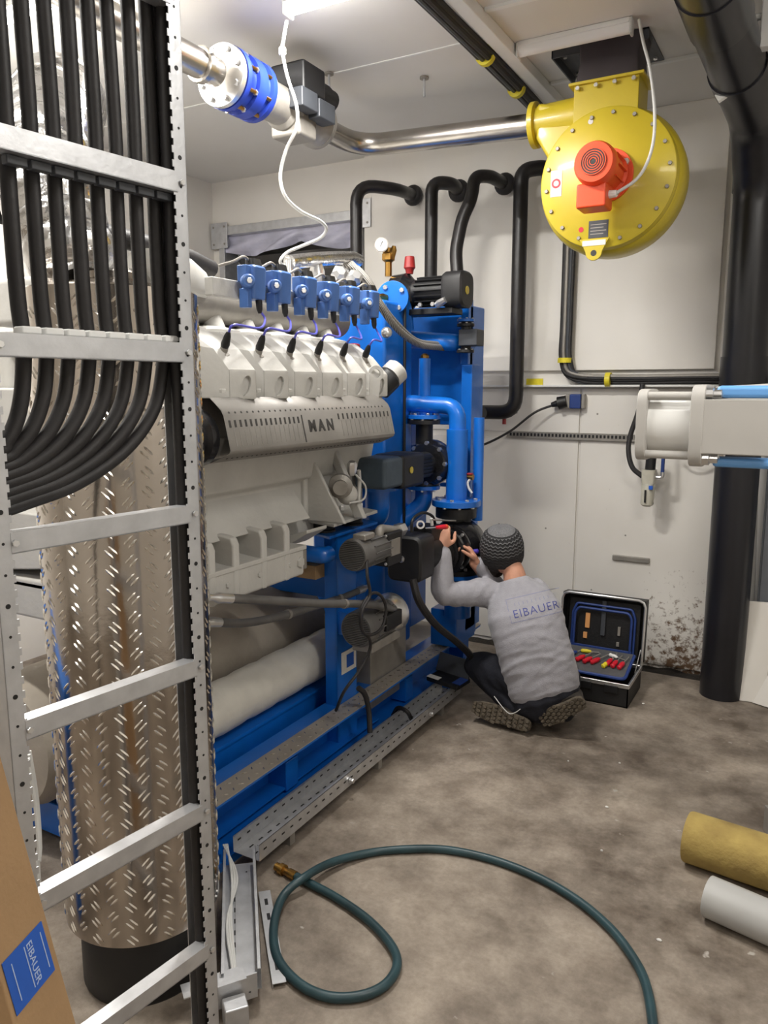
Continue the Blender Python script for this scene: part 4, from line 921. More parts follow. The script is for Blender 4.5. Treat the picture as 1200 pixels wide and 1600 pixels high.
MB().bb(GX+.07, GX+.145, 2.90, 3.02, GZ-.03, GZ+.05).build('clear_cover', 'dark_grey', gt, bev=.006); MB().bb(GX+.07, GX+.145, 3.03, 3.16, GZ-.04, GZ+.04).build('clear_cover', 'dark_grey', gt, bev=.006)
gfl(3.215, .105, .022, 'cast_grey', 8)
bz = (-1.227, 3.6, 2.777)[2]
MB().tube(fillet([(GX, 3.22, GZ), (GX, 3.60, GZ), ((-1.227, 3.6, 2.777)[0], 3.60, bz)], .17, 12), .052, 28).build('bend_pipe', 'stainless', gt)
for (x, y) in ((GX+.02, 3.30), ((-1.779, 3.564, 3.07)[0], (-1.779, 3.564, 3.07)[1]), (GX, 2.1)):
    zl = GZ+.05 if x < GX+.05 else H-.09
    MB().cyl((x, y, zl), (x, y, H-.001), .006, n=8).build('hanger_rod', 'zinc', gt); MB().lathe([(0, .022), (.008, .022)], (x, y, H-.010), UZ, 14).build('hanger_washer', 'cast_grey', gt)
o = MB().tube(spl([(-1.915, 2.644, 3), (-1.928, 2.64, 2.937), (-1.928, 2.63, 2.888), (-1.884, 2.6, 2.778), (-1.83, 2.58, 2.66), (-1.811, 2.55, 2.569), (-1.839, 2.52, 2.486), (-1.853, 2.5, 2.392), (-1.831, 2.5, 2.316), (-1.797, 2.55, 2.268), (-1.756, 2.62, 2.241), (-1.753, 2.66, 2.217), (-1.797, 2.68, 2.19), (-1.877, 2.66, 2.162), (-1.918, 2.62, 2.135), (-1.936, 2.6, 2.097), (-1.941, 2.68, 2.087), (-1.909, 2.75, 2.115)], 8), .0065, 10).build('hanging_cable', 'white_cable'); tag(o, 'loose white cable hanging from the ceiling lamp down to the engine', 'cable')
c_ = V((-1.928, 2.63, 2.888)); MB().lathe([(-.015, .010), (-.012, .014), (.012, .014), (.015, .010)], c_, UZ, 10).build('cable_sleeve', 'white_plastic', o)

# ---------------------------------------------------------------- yellow blower
BF = 3.50; bc = V((-0.874, 3.5, 2.482)); BR = .290
blw = thing('yellow_blower', 'big round yellow blower with orange red motor under the ceiling', 'blower', (bc.x, 3.6, bc.z))
MB().lathe([(0, BR-.012), (.0, BR-.006), (.012, BR), (.03, BR), (.04, BR+.010), (.09, BR+.020), (.17, BR+.018), (.20, BR+.004), (.20, 0)], (bc.x, BF, bc.z), UY, 72).build('scroll_casing', 'yellow', blw)
fpn = MB().lathe([(0, 0), (0, BR-.01), (.004, BR-.004), (.012, BR-.004)], (bc.x, BF-.012, bc.z), UY, 72).build('face_plate', 'yellow', blw)
bolts(blw, (bc.x, BF-.012, bc.z), -UY, BR-.030, 18, .009, .008, 'cast_grey', ph=.1)
yl = (-1.227, 3.6, 2.777)
MB().lathe([(0, .05), (0, .098), (.022, .098), (.028, .078), (.26, .088), (.26, 0)], (yl[0]-.015, 3.60, yl[2]), (1, 0, 0), 36).build('inlet_neck', 'yellow', blw)
MB().prism([(yl[0]+.02, yl[2]+.075), (yl[0]+.02, yl[2]-.075), (bc.x-.26, bc.z+.10), (bc.x, bc.z+.20), (bc.x, bc.z+BR)], (0, BF+.03, 0), (1, 0, 0), (0, 0, 1), (0, .15, 0)).build('inlet_transition', 'yellow', blw, bev=.02)
ox0, ox1 = (-1.03, 3.5, 2.812)[0], (-0.757, 3.5, 2.791)[0]; oz1 = (-0.913, 3.5, 2.88)[2]; oz0 = (-0.906, 3.5, 2.715)[2]
MB().bb(ox0, ox1, 3.50, 3.68, oz0-.05, oz1).build('outlet_box', 'yellow', blw, bev=.004)
MB().bb(ox0-.02, ox1+.02, 3.485, 3.70, oz1-.006, oz1+.006).build('outlet_flange', 'yellow', blw, bev=.002)
for k in range(4): bolt(blw, (ox0+.02+(ox1-ox0-.04)*k/3, 3.49, oz1-.02), -UY, .010, .010)
lz0 = (-0.909, 3.52, 2.17)[2]; lx = (-0.909, 3.52, 2.17)[0]
pr = [(-.065, .055), (.065, .055), (.05, .03)]+[(.036*math.cos(a), .036*math.sin(a)) for a in [math.radians(q) for q in range(0, -181, -20)]]+[(-.05, .03)]
MB().prism(pr, (lx, BF-.03, lz0+.01), (1, 0, 0), (0, 0, 1), (0, .012, 0)).build('lug', 'yellow', blw, bev=.002); MB().lathe([(0, .013), (.0135, .013)], (lx, BF-.0305, lz0+.005), UY, 16).build('lug_hole', 'shield_dark', blw)
MB().bb(lx-.05, lx+.05, BF-.0315, BF-.0300, lz0+.036, lz0+.058).build('lug_sticker', 'paper', blw)
mc = V((-0.866, 3.5, 2.489))
mo = MB().lathe([(0, 0), (0, .108), (.018, .108), (.018, .0)], (mc.x, BF-.030, mc.z), UY, 36).build('motor_flange', 'orange', blw, bev=.002)
bolts(mo, (mc.x, BF-.030, mc.z), -UY, .090, 4, .014, .012, 'bright_zinc', ph=.5)
MB().lathe([(0, .07), (0.0, .076), (.02, .084), (.055, .086), (.06, .078), (.20, .078), (.21, .09)], (mc.x, BF-.255, mc.z), UY, 36).build('motor_body', 'orange', mo)
MB().lathe([(0, 0), (0, .052), (.004, .052)], (mc.x, BF-.259, mc.z), UY, 28).build('fan_grille', 'shield_dark', mo)
gg_ = MB()
for k in range(5): gg_._ring((mc.x, BF-.2605, mc.z), UY, .012+.009*k, .0155+.009*k, .003, 28)
gg_.build('grille_rings', 'orange', mo)
for k in range(12):
    a = 2*PI*k/12; MB().box((mc.x+math.cos(a)*.083, BF-.115, mc.z+math.sin(a)*.083), (.012, .13, .004), Matrix.Rotation(-a, 3, 'Y')).build('cooling_fin', 'orange', mo)
MB().bb(mc.x-.075, mc.x+.045, BF-.22, BF-.10, mc.z-.165, mc.z-.07).build('terminal_box', 'orange', mo, bev=.008)
MB().lathe([(0, .016), (.03, .014)], (mc.x+.045, BF-.16, mc.z-.11), (1, 0, 0), 10).build('cable_gland', 'white_plastic', mo)
# stickers
sx_ = V((-1.09, 3.487, 2.485)); MB().bb(sx_.x-.025, sx_.x+.025, BF-.0135, BF-.0125, sx_.z-.055, sx_.z+.055).build('warning_sticker', 'paper', blw)
MB().lathe([(0, .02), (.0008, .02)], (sx_.x, BF-.0142, sx_.z), UY, 20).build('warning_disc', 'tool_red', blw)
MB().lathe([(0, .012), (.0008, .012)], (sx_.x, BF-.0146, sx_.z), UY, 16).build('warning_disc_centre', 'paper', blw)
np_ = V((-0.897, 3.487, 2.276)); MB().bb(np_.x-.042, np_.x+.042, BF-.0135, BF-.0125, np_.z-.036, np_.z+.036).build('nameplate', 'dark_grey', blw)
ln = MB()
for k in range(4): ln.bb(np_.x-.034, np_.x+.034-.012*(k % 2), BF-.0140, BF-.0135, np_.z+.018-k*.013, np_.z+.021-k*.013)
ln.build('nameplate_print', 'cast_grey', blw)
d_ = V((-0.972, 3.487, 2.28)); MB().lathe([(0, .011), (.0008, .011)], (d_.x, BF-.0136, d_.z), UY, 16).build('pink_dot', 'tool_red', blw)
d_ = V((-0.949, 3.487, 2.718)); MB().lathe([(0, .011), (.0008, .011)], (d_.x, BF-.0136, d_.z), UY, 16).build('white_dot', 'paper', blw)
# flexible duct to ceiling plate
du = thing('ceiling_duct', 'dark square duct collar joining the blower to the ceiling', 'duct', ((ox0+ox1)/2, 3.6, H))
px0, px1, py0, py1 = -1.15, -.74, 3.55, 3.91
b_ = MB(); b_.bb(px0, px1, py0, 3.58, H-.006, H); b_.bb(px0, px1, 3.80, py1, H-.006, H); b_.bb(px0, -1.06, 3.58, 3.80, H-.006, H); b_.bb(-.82, px1, 3.58, 3.80, H-.006, H); b_.bb(px0, px1, py0, py0+.006, H-.045, H); b_.bb(px0, px0+.006, py0, py1, H-.045, H); b_.build('ceiling_plate', 'dark_grey', du)
MB().loft([srect(((ox0+ox1)/2, 3.595, oz1+.006), (1, 0, 0), UY, (ox1-ox0)/2, .092, 28, .15), srect(((ox0+ox1)/2, 3.61, (oz1+H)/2), (1, 0, 0), UY, (ox1-ox0)/2-.012, .088, 28, .15), srect(((ox0+ox1)/2, 3.63, H-.006), (1, 0, 0), UY, (ox1-ox0)/2, .092, 28, .15)]).build('rubber_sleeve', mat('sleeve', (.055, .045, .05), .6, var=.2, vscale=6), du)
for x in (px0+.03, px1-.03):
    for y in (py0+.1, py1-.05): bolt(du, (x, y, H-.006), (0, 0, -1), .010, .01)
o = MB().tube(spl([V(mc.x+.07, BF-.16, mc.z-.11), V(mc.x+.16, BF-.17, mc.z-.06), (-0.667, 3.36, 2.531), (-0.661, 3.36, 2.661), (-0.687, 3.36, 2.83), (-0.722, 3.37, 2.945), V((-0.748, 3.4, 3.001)[0], 3.40, H-.03)], 8), .0065, 10).build('blower_cable', 'white_cable'); tag(o, 'white cable looping from the ceiling to the orange blower motor', 'cable')

# ---------------------------------------------------------------- big black pipe at the right
bp = thing('drain_pipe', 'wide black plastic pipe running down the right of the wall and along the ceiling', 'pipe', (-.35, 4.28, 0))
cx, cy = -.345, 4.25; R_ = .105
zt_ = (-0.375, 4.25, 2.826)[2]
e1 = V((-0.47, 3.35, 2.987)); e1.z = min(e1.z, H-.13)
top = [V(cx, cy, 0), V(cx, cy, zt_), V(-.40, 3.75, zt_+.14), V(-.48, 2.9, zt_+.20), V(-.5, .5, zt_+.22)]
top = [V(cx, cy, -.022), V(cx, cy, 2.55), V(-.36, 4.05, 2.80), V(-.42, 3.2, 2.90), V(-.44, 1.2, 2.92)]
MB().tube(fillet(top, .10), R_, 36).build('pipe', 'pipe_plastic', bp)
def collar(a, b): MB().tube([a, b], R_+.007, 36).build('socket', 'pipe_plastic', bp)
collar((cx, cy, (-0.41, 4.25, 2.529)[2]), (cx, cy, (-0.412, 4.25, 2.775)[2])); collar((cx, cy, 1.55), (cx, cy, 1.75))
collar(V(-.385, 3.70, 2.842), V(-.395, 3.56, 2.858)); collar((-.42, 3.2, 2.9), (-.424, 2.9, 2.905))
q = V(-.385, 3.70, 2.842); q2 = V((-0.469, 3.55, 2.942)); MB().box(V(-.440, 3.58, 2.766), (.055, .05, .012), Euler((.9, -.5, 0)).to_matrix()).build('chalk_mark', 'paper', bp)
wbx = thing('wall_box', 'small white box on the ceiling right of the black pipe', 'box', (-0.283, 3.4, 2.868)); MB().bb((-0.306, 3.4, 2.927)[0], .10, 3.40, 3.46, (-0.286, 3.4, 2.853)[2], H).build('casing', 'white_plastic', wbx, bev=.006)
MB().lathe([(0, .012), (.05, .012)], ((-0.306, 3.4, 2.927)[0]-.05, 3.43, 2.97), (1, 0, 0), 10).build('nozzle', 'white_plastic', wbx)
# ceiling cable bundle, drop and wall run
cb = thing('cable_bundle', 'bundle of dark cables along the ceiling and down the wall behind the blower', 'cables', (-1.38, 3.4, 3.0))
for k in range(7):
    a = 2*PI*k/7; dx, dz = .026*math.cos(a), .020*math.sin(a)
    pts = [V(-1.385+dx, -1.5, 3.025+dz), V(-1.385+dx*1.3, 1.5, 3.02+dz), V(-1.385+dx, 2.9, 3.02+dz), V(-1.385+dx*1.2, 3.5, 3.02+dz), V(-1.38+dx, 4.2, 3.0+dz), V(-1.34+dx, 4.46-dz*.4, 2.9), V(-1.318+dx, 4.49-dz*.5, 2.6), V(-1.316+dx*.9, 4.49-dz*.5, 2.0), V(-1.312+dx, 4.49-dz*.5, 1.76), V(-1.25+dx, 4.50-dz*.6, 1.66+dz), V(-1.0, 4.50-dz*.6, 1.645+dz), V(-.6, 4.50-dz*.6, 1.648+dz*.9), V(-.3, 4.50-dz*.6, 1.645+dz), V(.6, 4.50-dz*.6, 1.645+dz)]
    MB().tube(spl(pts, 6), .011 if k % 3 else .014, 8).build('cable', ['rubber', 'dark_grey', 'cast_grey', 'rubber', 'rubber', 'dark_grey', 'rubber'][k], cb)
for c_, d_ in ((V(-1.385, (-1.319, 3.366, 3.02)[1], 3.02), UY), (V(-1.385, (-1.309, 3.76, 3.02)[1], 3.01), UY), (V(-1.316, 4.49, (-1.299, 4.5, 1.757)[2]), UZ), (V((-1.065, 4.5, 1.675)[0], 4.50, 1.645), V(1, 0, 0))):
    MB().lathe([(-.014, .042), (.014, .042)], c_, d_, 14).build('yellow_tape', 'tape_yellow', cb)
MB().bb((-1.568, 4.55, 1.65)[0], (-1.465, 4.55, 1.649)[0], YW-.005, YW-.001, 1.615, 1.655).build('wall_tape', 'tape_yellow', cb)
# power socket with plug
so_ = V((-1.273, 4.545, 1.522)); sk_ = thing('power_socket', 'dark blue power socket with black plug on the wall', 'socket', so_[:])
MB().bb(so_.x-.01, so_.x+.055, YW-.065, YW-.012, so_.z-.042, so_.z+.042).build('socket_body', 'case_blue', sk_, bev=.006); MB().bb(so_.x+.055, so_.x+.075, YW-.05, YW-.012, so_.z-.042, so_.z+.042).build('socket_end', 'cast_grey', sk_, bev=.004)
MB().bb(so_.x-.035, so_.x-.01, YW-.06, YW-.012, so_.z-.04, so_.z+.04).build('socket_collar', 'cast_grey', sk_, bev=.004); MB().lathe([(0, .034), (.05, .038), (.055, .02), (.09, .014)], (so_.x-.03, YW-.05, so_.z), (-1, -.1, -.25), 16).build('plug', 'black', sk_)
o = MB().tube(spl([V(so_.x-.10, YW-.06, so_.z-.02), (-1.48, 4.46, 1.454), (-1.622, 4.42, 1.338), (-1.764, 4.3, 1.256), (-1.897, 4.15, 1.239), V(-1.95, 4.02, 1.2)], 8), .007, 8).build('socket_lead', 'rubber'); tag(o, 'thin black lead from the wall socket across to the blue tower', 'cable')

# ---------------------------------------------------------------- pneumatic actuator at the right edge
AY = 2.40; ac = thing('pneumatic_actuator', 'white pneumatic cylinder with grey cover and light blue bars at the right edge', 'actuator', (-.3, AY, 1.42))
ax0 = (-0.461, 2.4, 1.498)[0]; axm = (-0.304, 2.4, 1.501)[0]; axr = (-0.13, 2.4, 1.505)[0]; az = ((-0.455, 2.4, 1.589)[2]+(-0.445, 2.4, 1.399)[2])/2; ah = .103
def plate(x, t, h, m='grey_paint'):
    return MB().loft([srect((x, AY, az), UY, UZ, h, h, 32, .38), srect((x+t, AY, az), UY, UZ, h, h, 32, .38)]).build('end_plate', m, ac, bev=.003)
plate(ax0, .028, ah); plate(axm-.01, .035, ah*1.12)
MB().cyl((ax0+.02, AY, az), (axm, AY, az), .086, n=40).build('cylinder_tube', 'white_plastic', ac)
for dy, dz in ((-1, 1), (1, 1), (-1, -1), (1, -1)):
    MB().cyl((ax0+.02, AY+dy*.078, az+dz*.083), (axm, AY+dy*.078, az+dz*.083), .012, n=12).build('tie_rod', 'grey_paint', ac)
    q = V(axm+.025, AY+dy*.080, az+dz*.088); MB().lathe([(0, .02), (.018, .02), (.02, .014), (.04, .014), (.045, .0)], q, (1, 0, 0), 10).build('tie_nut', 'bright_zinc', ac)
MB().bb(axm+.015, axr+.02, AY-.112, AY-.09, az-.075, az+.075).build('cover', 'grey_paint', ac, bev=.004)
MB().bb(axm+.015, axr+.02, AY-.112, AY+.09, az+.070, az+.075).build('cover_lid', 'grey_paint', ac, bev=.002)
MB().bb(axm+.05, 1.29, AY-.085, AY-.02, az+.078, az+.112).build('support_bar', 'light_blue', ac, bev=.012)
MB().bb(axm+.05, 1.29, AY-.085, AY-.02, az-.112, az-.085).build('support_bar', 'light_blue', ac, bev=.012)
MB().bb(1.285, 1.30, AY-.2, AY+.2, az-.2, az+.2).build('wall_plate', 'grey_paint', ac)
MB().loft([srect((axm+.03, AY+.10, az+.05), UY, UZ, .03, .06, 16, .6), srect((axm+.2, AY+.12, az+.09), UY, UZ, .03, .03, 16, .6), srect((1.28, AY+.12, az+.11), UY, UZ, .025, .025, 16, .6)]).build('pivot_arm', 'grey_paint', ac)
# filter regulator on the wall
fr_ = V((-0.8, 4.42, 1.114)); fl = thing('air_filter', 'small beige compressed air filter hanging on the wall below the actuator', 'air filter', (-0.805, 4.42, 0.945))
MB().loft([srect(fr_+V(0, 0, -.04), (1, 0, 0), UY, .034, .034, 20, .4), srect(fr_+V(0, 0, .04), (1, 0, 0), UY, .038, .038, 20, .4)]).build('filter_head', 'beige_plastic', fl)
MB().lathe([(0, .02), (.01, .034), (.12, .038), (.13, .034)], fr_+V(-.004, 0, -.165), (0.03, 0, 1), 20).build('filter_bowl', 'beige_plastic', fl); MB().bb(fr_.x-.012, fr_.x-.002, fr_.y-.042, fr_.y-.03, fr_.z-.14, fr_.z-.07).build('sight_slot', 'black', fl)
MB().bb(fr_.x+.01, fr_.x+.03, fr_.y-.045, fr_.y-.03, fr_.z-.065, fr_.z-.045).build('blue_button', 'label_blue', fl); MB().cyl(fr_+V(.004, 0, .04), fr_+V(.008, 0, .13), .028, n=16).build('regulator_knob', 'black', fl)
MB().bb(fr_.x-.02, fr_.x+.02, fr_.y, YW, fr_.z-.02, fr_.z+.02).build('bracket', 'zinc', fl); MB().tube(fillet([fr_+V(.03, 0, -.0), fr_+V(.07, 0, -.0), fr_+V(.07, 0, .03)], .02), .012, 10).build('elbow', 'bright_zinc', fl)
MB().tube(spl([fr_+V(.07, 0, .02), fr_+V(.07, 0, .12), fr_+V(.07, .02, .25)], 5), .010, 8).build('blue_tube', 'case_blue', fl)
o = MB().tube(spl([(-0.87, 4.47, 1.621), (-0.879, 4.45, 1.481), (-0.915, 4.44, 1.339), (-0.919, 4.43, 1.25), (-0.892, 4.42, 1.163), V(fr_.x-.035, 4.42, fr_.z+.0)], 8), .014, 10).build('air_hose', 'rubber'); tag(o, 'black air hose drooping from the cable ledge to the beige filter', 'hose')
o = MB().tube(spl([(-0.693, 4.45, 1.275), (-0.651, 4.45, 1.235), (-0.591, 4.45, 1.227), (-0.535, 4.45, 1.261), (-0.502, 4.47, 1.315)], 6), .006, 8).build('loose_wire', 'rubber'); tag(o, 'thin loose wire sagging on the wall under the actuator', 'cable')
# cabinet and leaning boards at the right edge
cbx = (-0.211, 4.32, 0.644)[0]
cab = thing('grey_cabinet', 'tall grey metal cabinet at the right edge behind the white boards', 'cabinet', (cbx+.25, 4.2, 0)); MB().bb(cbx, cbx+.5, 4.32, 4.53, 0.0, 1.42).build('carcass', 'cabinet_grey', cab, bev=.004)
MB().bb(cbx+.01, cbx+.49, 4.308, 4.32, .06, 1.40).build('door', 'cabinet_grey', cab, bev=.003)
def board(label, p0, wx, wy, h, lean, th=.02):
    t = MB(); p0 = V(p0); d = V(wx, wy, 0); up = V(lean[0], lean[1], h); nn = d.cross(up).normalized()*th
    t.prism([(0, 0), (1, 0), (1, 1), (0, 1)], p0, d, up, nn); o = t.build('white_board', 'wall_plain', bev=.002); tag(o, label, 'board', 'white boards leaning at the right edge'); return o
board('narrow white board standing upright beside the wide black pipe', (-0.253, 4.224, 0), .12, .015, .52, (.0, .05))
board('white board tilted across the bottom of the grey cabinet', (-0.183, 4.216, 0), .35, -.14, .75, (.30, .10))
board('tall white board leaning against the wall behind the black pipe', (-.235, 4.40, 0), .030, 0, 1.55, (-.07, .10))
o = MB().add([(-0.321, 4.203, 0.004), (-0.27, 4.242, 0.004), (-0.311, 4.274, 0.03), (-0.285, 4.263, 0.025)], [(0, 1, 3, 2), (0, 2, 3), (0, 3, 1)]).build('paper_scrap', 'paper'); tag(o, 'crumpled white paper scrap at the foot of the black pipe', 'paper')

# ---------------------------------------------------------------- cable trays on the floor
def tray(label, a, b, w, z0, h, cables=True, end_open=True):
    a = V(a); b = V(b); L = (b-a).length; u = (b-a).normalized(); s_ = V(u.y, -u.x, 0)     # s_ = to the room side
    t = thing('cable_tray', label, 'cable tray', ((a+b)/2)[:])
    m = MB(); m.prism([(0, 0), (w, 0), (w, h), (w-.0015, h), (w-.0015, .0015), (.0015, .0015), (.0015, h), (0, h)], a+V(0, 0, z0)-s_*w, s_, UZ, u*L)
    m.prism([(w-.010, h-.0015), (w, h-.0015), (w, h), (w-.010, h)], a+V(0, 0, z0)-s_*w, s_, UZ, u*L); m.prism([(0, h-.0015), (.010, h-.0015), (.010, h), (0, h)], a+V(0, 0, z0)-s_*w, s_, UZ, u*L)
    m.build('channel', 'zinc', t)
    ho = MB(); n = int(L/.05)
    for k in range(n):
        c = a+u*(.03+k*.05)
        for (o_, n_, l_) in ((c-s_*(w-.002)+V(0, 0, z0+h*.55), s_, .016), (c+s_*.0006+V(0, 0, z0+h*.55), s_, .016), (c-s_*(w*.35)+V(0, 0, z0+.0016), UZ, .02), (c-s_*(w*.7)+u*.025+V(0, 0, z0+.0016), UZ, .02)):
            v_ = n_.cross(u); ho.prism([(-l_/2, -.0028), (l_/2, -.0028), (l_/2, .0028), (-l_/2, .0028)], o_, u, v_, n_*.0006)
    o = ho.build('slot_rows', 'black', t); o['kind'] = 'stuff'
    for k in (.12, .5, .88):
        MB().box(a+u*L*k-s_*w/2+V(0, 0, z0/2), (w*.8, .03, z0), Matrix.Rotation(math.atan2(s_.y, s_.x), 3, 'Z')).build('foot', 'cast_grey', t)
    return t, u, s_
ty0 = 1.84
t1, u1, s1 = tray('long galvanised cable tray on the floor along the blue skid', (-1.505, ty0, 0), (-1.505, 3.50, 0), .112, .05, .058)
for p_ in ((-1.5, 2.404, -0.014), (-1.5, 3.121, -0.035)): bolt(t1, (-1.503, p_[1], .075), (1, 0, 0), .011, .018)
t2, u2, s2 = tray('short galvanised cable tray piece reaching towards the cable ladder foot', (-1.598, 1.768, 0), (-1.240, 1.345, 0), .105, .045, .06)
a_ = V(-1.598, 1.768, 0); b_ = V(-1.240, 1.345, 0); s_ = V(u2.y, -u2.x, 0)
MB().prism([(.06, -.035), (.52, -.035), (.52, .022), (.06, .022)], a_-s_*.060+V(0, 0, .049), u2, s_, V(0, 0, .004)).build('joint_plate', 'zinc', t2)
for k in range(3):
    o = MB().tube(spl([a_-s_*(-.004+.006*k)+u2*-.03+V(-.02, .03, .08), a_+u2*.10-s_*(-.014+.008*k)*-1+V(0, 0, .065)-s_*.03, a_+u2*.3-s_*(.014+.006*k)+V(0, 0, .064), a_+u2*.5-s_*(.030+.004*k)+V(0, 0, .064)], 7), .004, 8).build('tray_cable', 'white_cable'); tag(o, 'thin pale cable lying in the short cable tray', 'cable', 'thin pale cables in the short tray')
t3 = thing('angle_bracket', 'bent galvanised angle at the foot of the cable ladder', 'bracket', (-1.25, 1.3, 0))
MB().box((-1.215, 1.34, .06), (.16, .004, .07), Matrix.Rotation(.95, 3, 'Z')).build('bracket_web', 'zinc', t3); MB().box((-1.245, 1.325, .094), (.16, .05, .003), Matrix.Rotation(.95, 3, 'Z')).build('bracket_flange', 'zinc', t3); MB().box((-1.18, 1.33, .03), (.06, .05, .06), Matrix.Rotation(.9, 3, 'Z')).build('bracket_foot', 'zinc', t3, bev=.004)
st_ = thing('perforated_strip', 'short perforated steel strip lying on the floor beside the tray', 'strip', (-1.298, 1.604, -0))
p0 = V((-1.442, 1.756, 0.01)); p1 = V((-1.166, 1.468, 0.01)); uu = (p1-p0).normalized(); vv = V(-uu.y, uu.x, 0)
MB().prism([(0, 0), ((p1-p0).length, 0), ((p1-p0).length, .035), (0, .035)], V(p0.x, p0.y, .012), uu, vv, V(0, 0, .002)).build('strip', 'zinc', st_); MB().prism([(0, -.002), ((p1-p0).length, -.002), ((p1-p0).length, .0), (0, .0)], V(p0.x, p0.y, .0), uu, vv, V(0, 0, .014)).build('strip_edge', 'zinc', st_)
h_ = MB()
for k in range(5): h_.prism([(.04+k*.07, .012), (.07+k*.07, .012), (.07+k*.07, .022), (.04+k*.07, .022)], V(p0.x, p0.y, .0141), uu, vv, V(0, 0, .0004))
h_.build('slots', 'black', st_)
o = MB().tube(spl([(-1.652, 3.03, 0.07), (-1.618, 3.018, 0.12), (-1.561, 3, 0.12), (-1.547, 3.024, 0.07)], 7), .010, 10).build('cable_loop', 'rubber'); tag(o, 'black cable loop standing out of the long tray', 'cable')
# multimeter on the tray
mt = thing('multimeter', 'black multimeter in a flip case lying on the end of the tray', 'multimeter', (-1.56, 3.42, .115))
Rm = Matrix.Rotation(-.25, 3, 'Z') @ Matrix.Rotation(.12, 3, 'X')
MB().box((-1.545, 3.42, .135), (.20, .11, .022), Rm).build('meter_body', 'black', mt, bev=.005); MB().box((-1.61, 3.39, .1475), (.075, .03, .002), Rm).build('meter_paper', 'paper', mt); MB().box((-1.54, 3.48, .19), (.21, .012, .10), Rm @ Matrix.Rotation(-.5, 3, 'X')).build('case_flap', 'dark_grey', mt, bev=.003)
MB().box((-1.47, 3.40, .147), (.05, .07, .003), Rm).build('meter_screen', 'case_blue', mt)
# green hose
hz = .0145
hp_ = [(-1.415, 1.881, 0.014), (-1.336, 1.871, 0.014), (-1.213, 1.852, 0.014), (-1.072, 1.812, 0.014), (-0.957, 1.75, 0.014), (-0.906, 1.687, 0.014), (-0.903, 1.609, 0.014), (-0.943, 1.543, 0.015), (-1.017, 1.502, 0.015), (-1.112, 1.505, 0.014), (-1.218, 1.554, 0.014), (-1.306, 1.655, 0.014), (-1.355, 1.768, 0.022), (-1.335, 1.852, 0.042), (-1.311, 1.984, 0.028), (-1.236, 2.112, 0.014), (-1.129, 2.194, 0.015), (-1.011, 2.256, 0.014), (-0.855, 2.28, 0.014), (-0.692, 2.263, 0.014), (-0.551, 2.214, 0.014), (-0.434, 2.139, 0.015), (-0.351, 2.055, 0.014), (-0.293, 1.964, 0.014), (-0.249, 1.831, 0.014), (-0.216, 1.681, 0.014), (-0.197, 1.405, 0.014)]
gh = thing('water_hose', 'dark teal rubber hose looped across the concrete floor', 'hose', hp_[0])
MB().tube(spl(hp_, 10), .0135, 14).build('hose', 'hose', gh)
hd = V(hp_[0])-V(hp_[1]); MB().lathe([(-.03, .016), (.0, .016), (.005, .013), (.02, .013), (.022, .019), (.04, .019), (.043, .014), (.06, .014)], hp_[0], hd, 12).build('brass_coupling', 'brass', gh)
# rolls at right
wr_ = thing('insulation_tube', 'short mustard mineral wool insulation tube lying at the right edge', 'insulation', (-.1, 2.7, 0))
a = V(-.285, 2.63, .085); b = V(.40, 2.545, .085); MB().lathe([(0, .055), (0, .082), (.006, .085), ((b-a).length, .085), ((b-a).length, .055)], a, b-a, 36).build('wool_shell', 'wool', wr_)
gp = thing('grey_pipe', 'grey plastic pipe lying on the floor in front of the mustard tube', 'pipe', (-.1, 2.35, 0))
a = V(-.185, 2.36, .062); b = V(.40, 2.22, .062); MB()
o = MB(); o.lathe([(0, .056), (0, .062), ((b-a).length, .062), ((b-a).length, .056), (.001, .0558)], a, b-a, 36); o.build('pipe', 'grey_pipe', gp)
pl_ = thing('grey_carton', 'dark grey flat carton behind the mustard tube at the right edge', 'carton', (.02, 2.95, 0)); MB().box((.10, 2.92, .05), (.26, .22, .10), Matrix.Rotation(.5, 3, 'Z')).build('carton', 'cast_grey', pl_, bev=.004)
MB().box((.10, 2.92, .1005), (.24, .20, .002), Matrix.Rotation(.5, 3, 'Z')).build('lid', 'grey_paint', pl_)
cw = [(-0.836, 3.122, 0), (-0.638, 3.213, 0), (-0.601, 2.828, 0), (-0.548, 2.532, 0), (-0.676, 3.92, 0), (-0.292, 2.168, -0), (-0.18, 2.358, 0), (-0.159, 2.347, 0)]
for i, c in enumerate(cw):
    s_ = random.uniform(.004, .009); me = MB().ball((c[0], c[1], .003), (s_, s_*.6, .004), 6, 4); o = me.build('debris_flake', 'paper', sharp=20)
    tag(o, 'small pale flake of debris on the concrete floor', 'debris', 'pale flakes on the floor')

# ---------------------------------------------------------------- tool case
tc = thing('tool_case', 'open black tool case with aluminium rims standing by the wall', 'tool case', (-.95, 3.97, 0))
cx0, cx1, cy0_, cy1 = -1.185, -.735, 3.82, 4.14
zb_ = .115
b = MB(); b.bb(cx0, cx1, cy0_, cy1, 0, .006); b.bb(cx0, cx1, cy0_, cy0_+.006, 0, zb_); b.bb(cx0, cx1, cy1-.006, cy1, 0, zb_); b.bb(cx0, cx0+.006, cy0_, cy1, 0, zb_); b.bb(cx1-.006, cx1, cy0_, cy1, 0, zb_); b.build('base_shell', 'case_black', tc)
b = MB()
for (x0, x1, y0, y1) in ((cx0-.004, cx1+.004, cy0_-.006, cy0_+.006), (cx0-.004, cx1+.004, cy1-.006, cy1+.006), (cx0-.006, cx0+.006, cy0_, cy1), (cx1-.006, cx1+.006, cy0_, cy1)): b.bb(x0, x1, y0, y1, zb_-.012, zb_+.010)
b.build('base_rim', 'bright_zinc', tc, bev=.003)
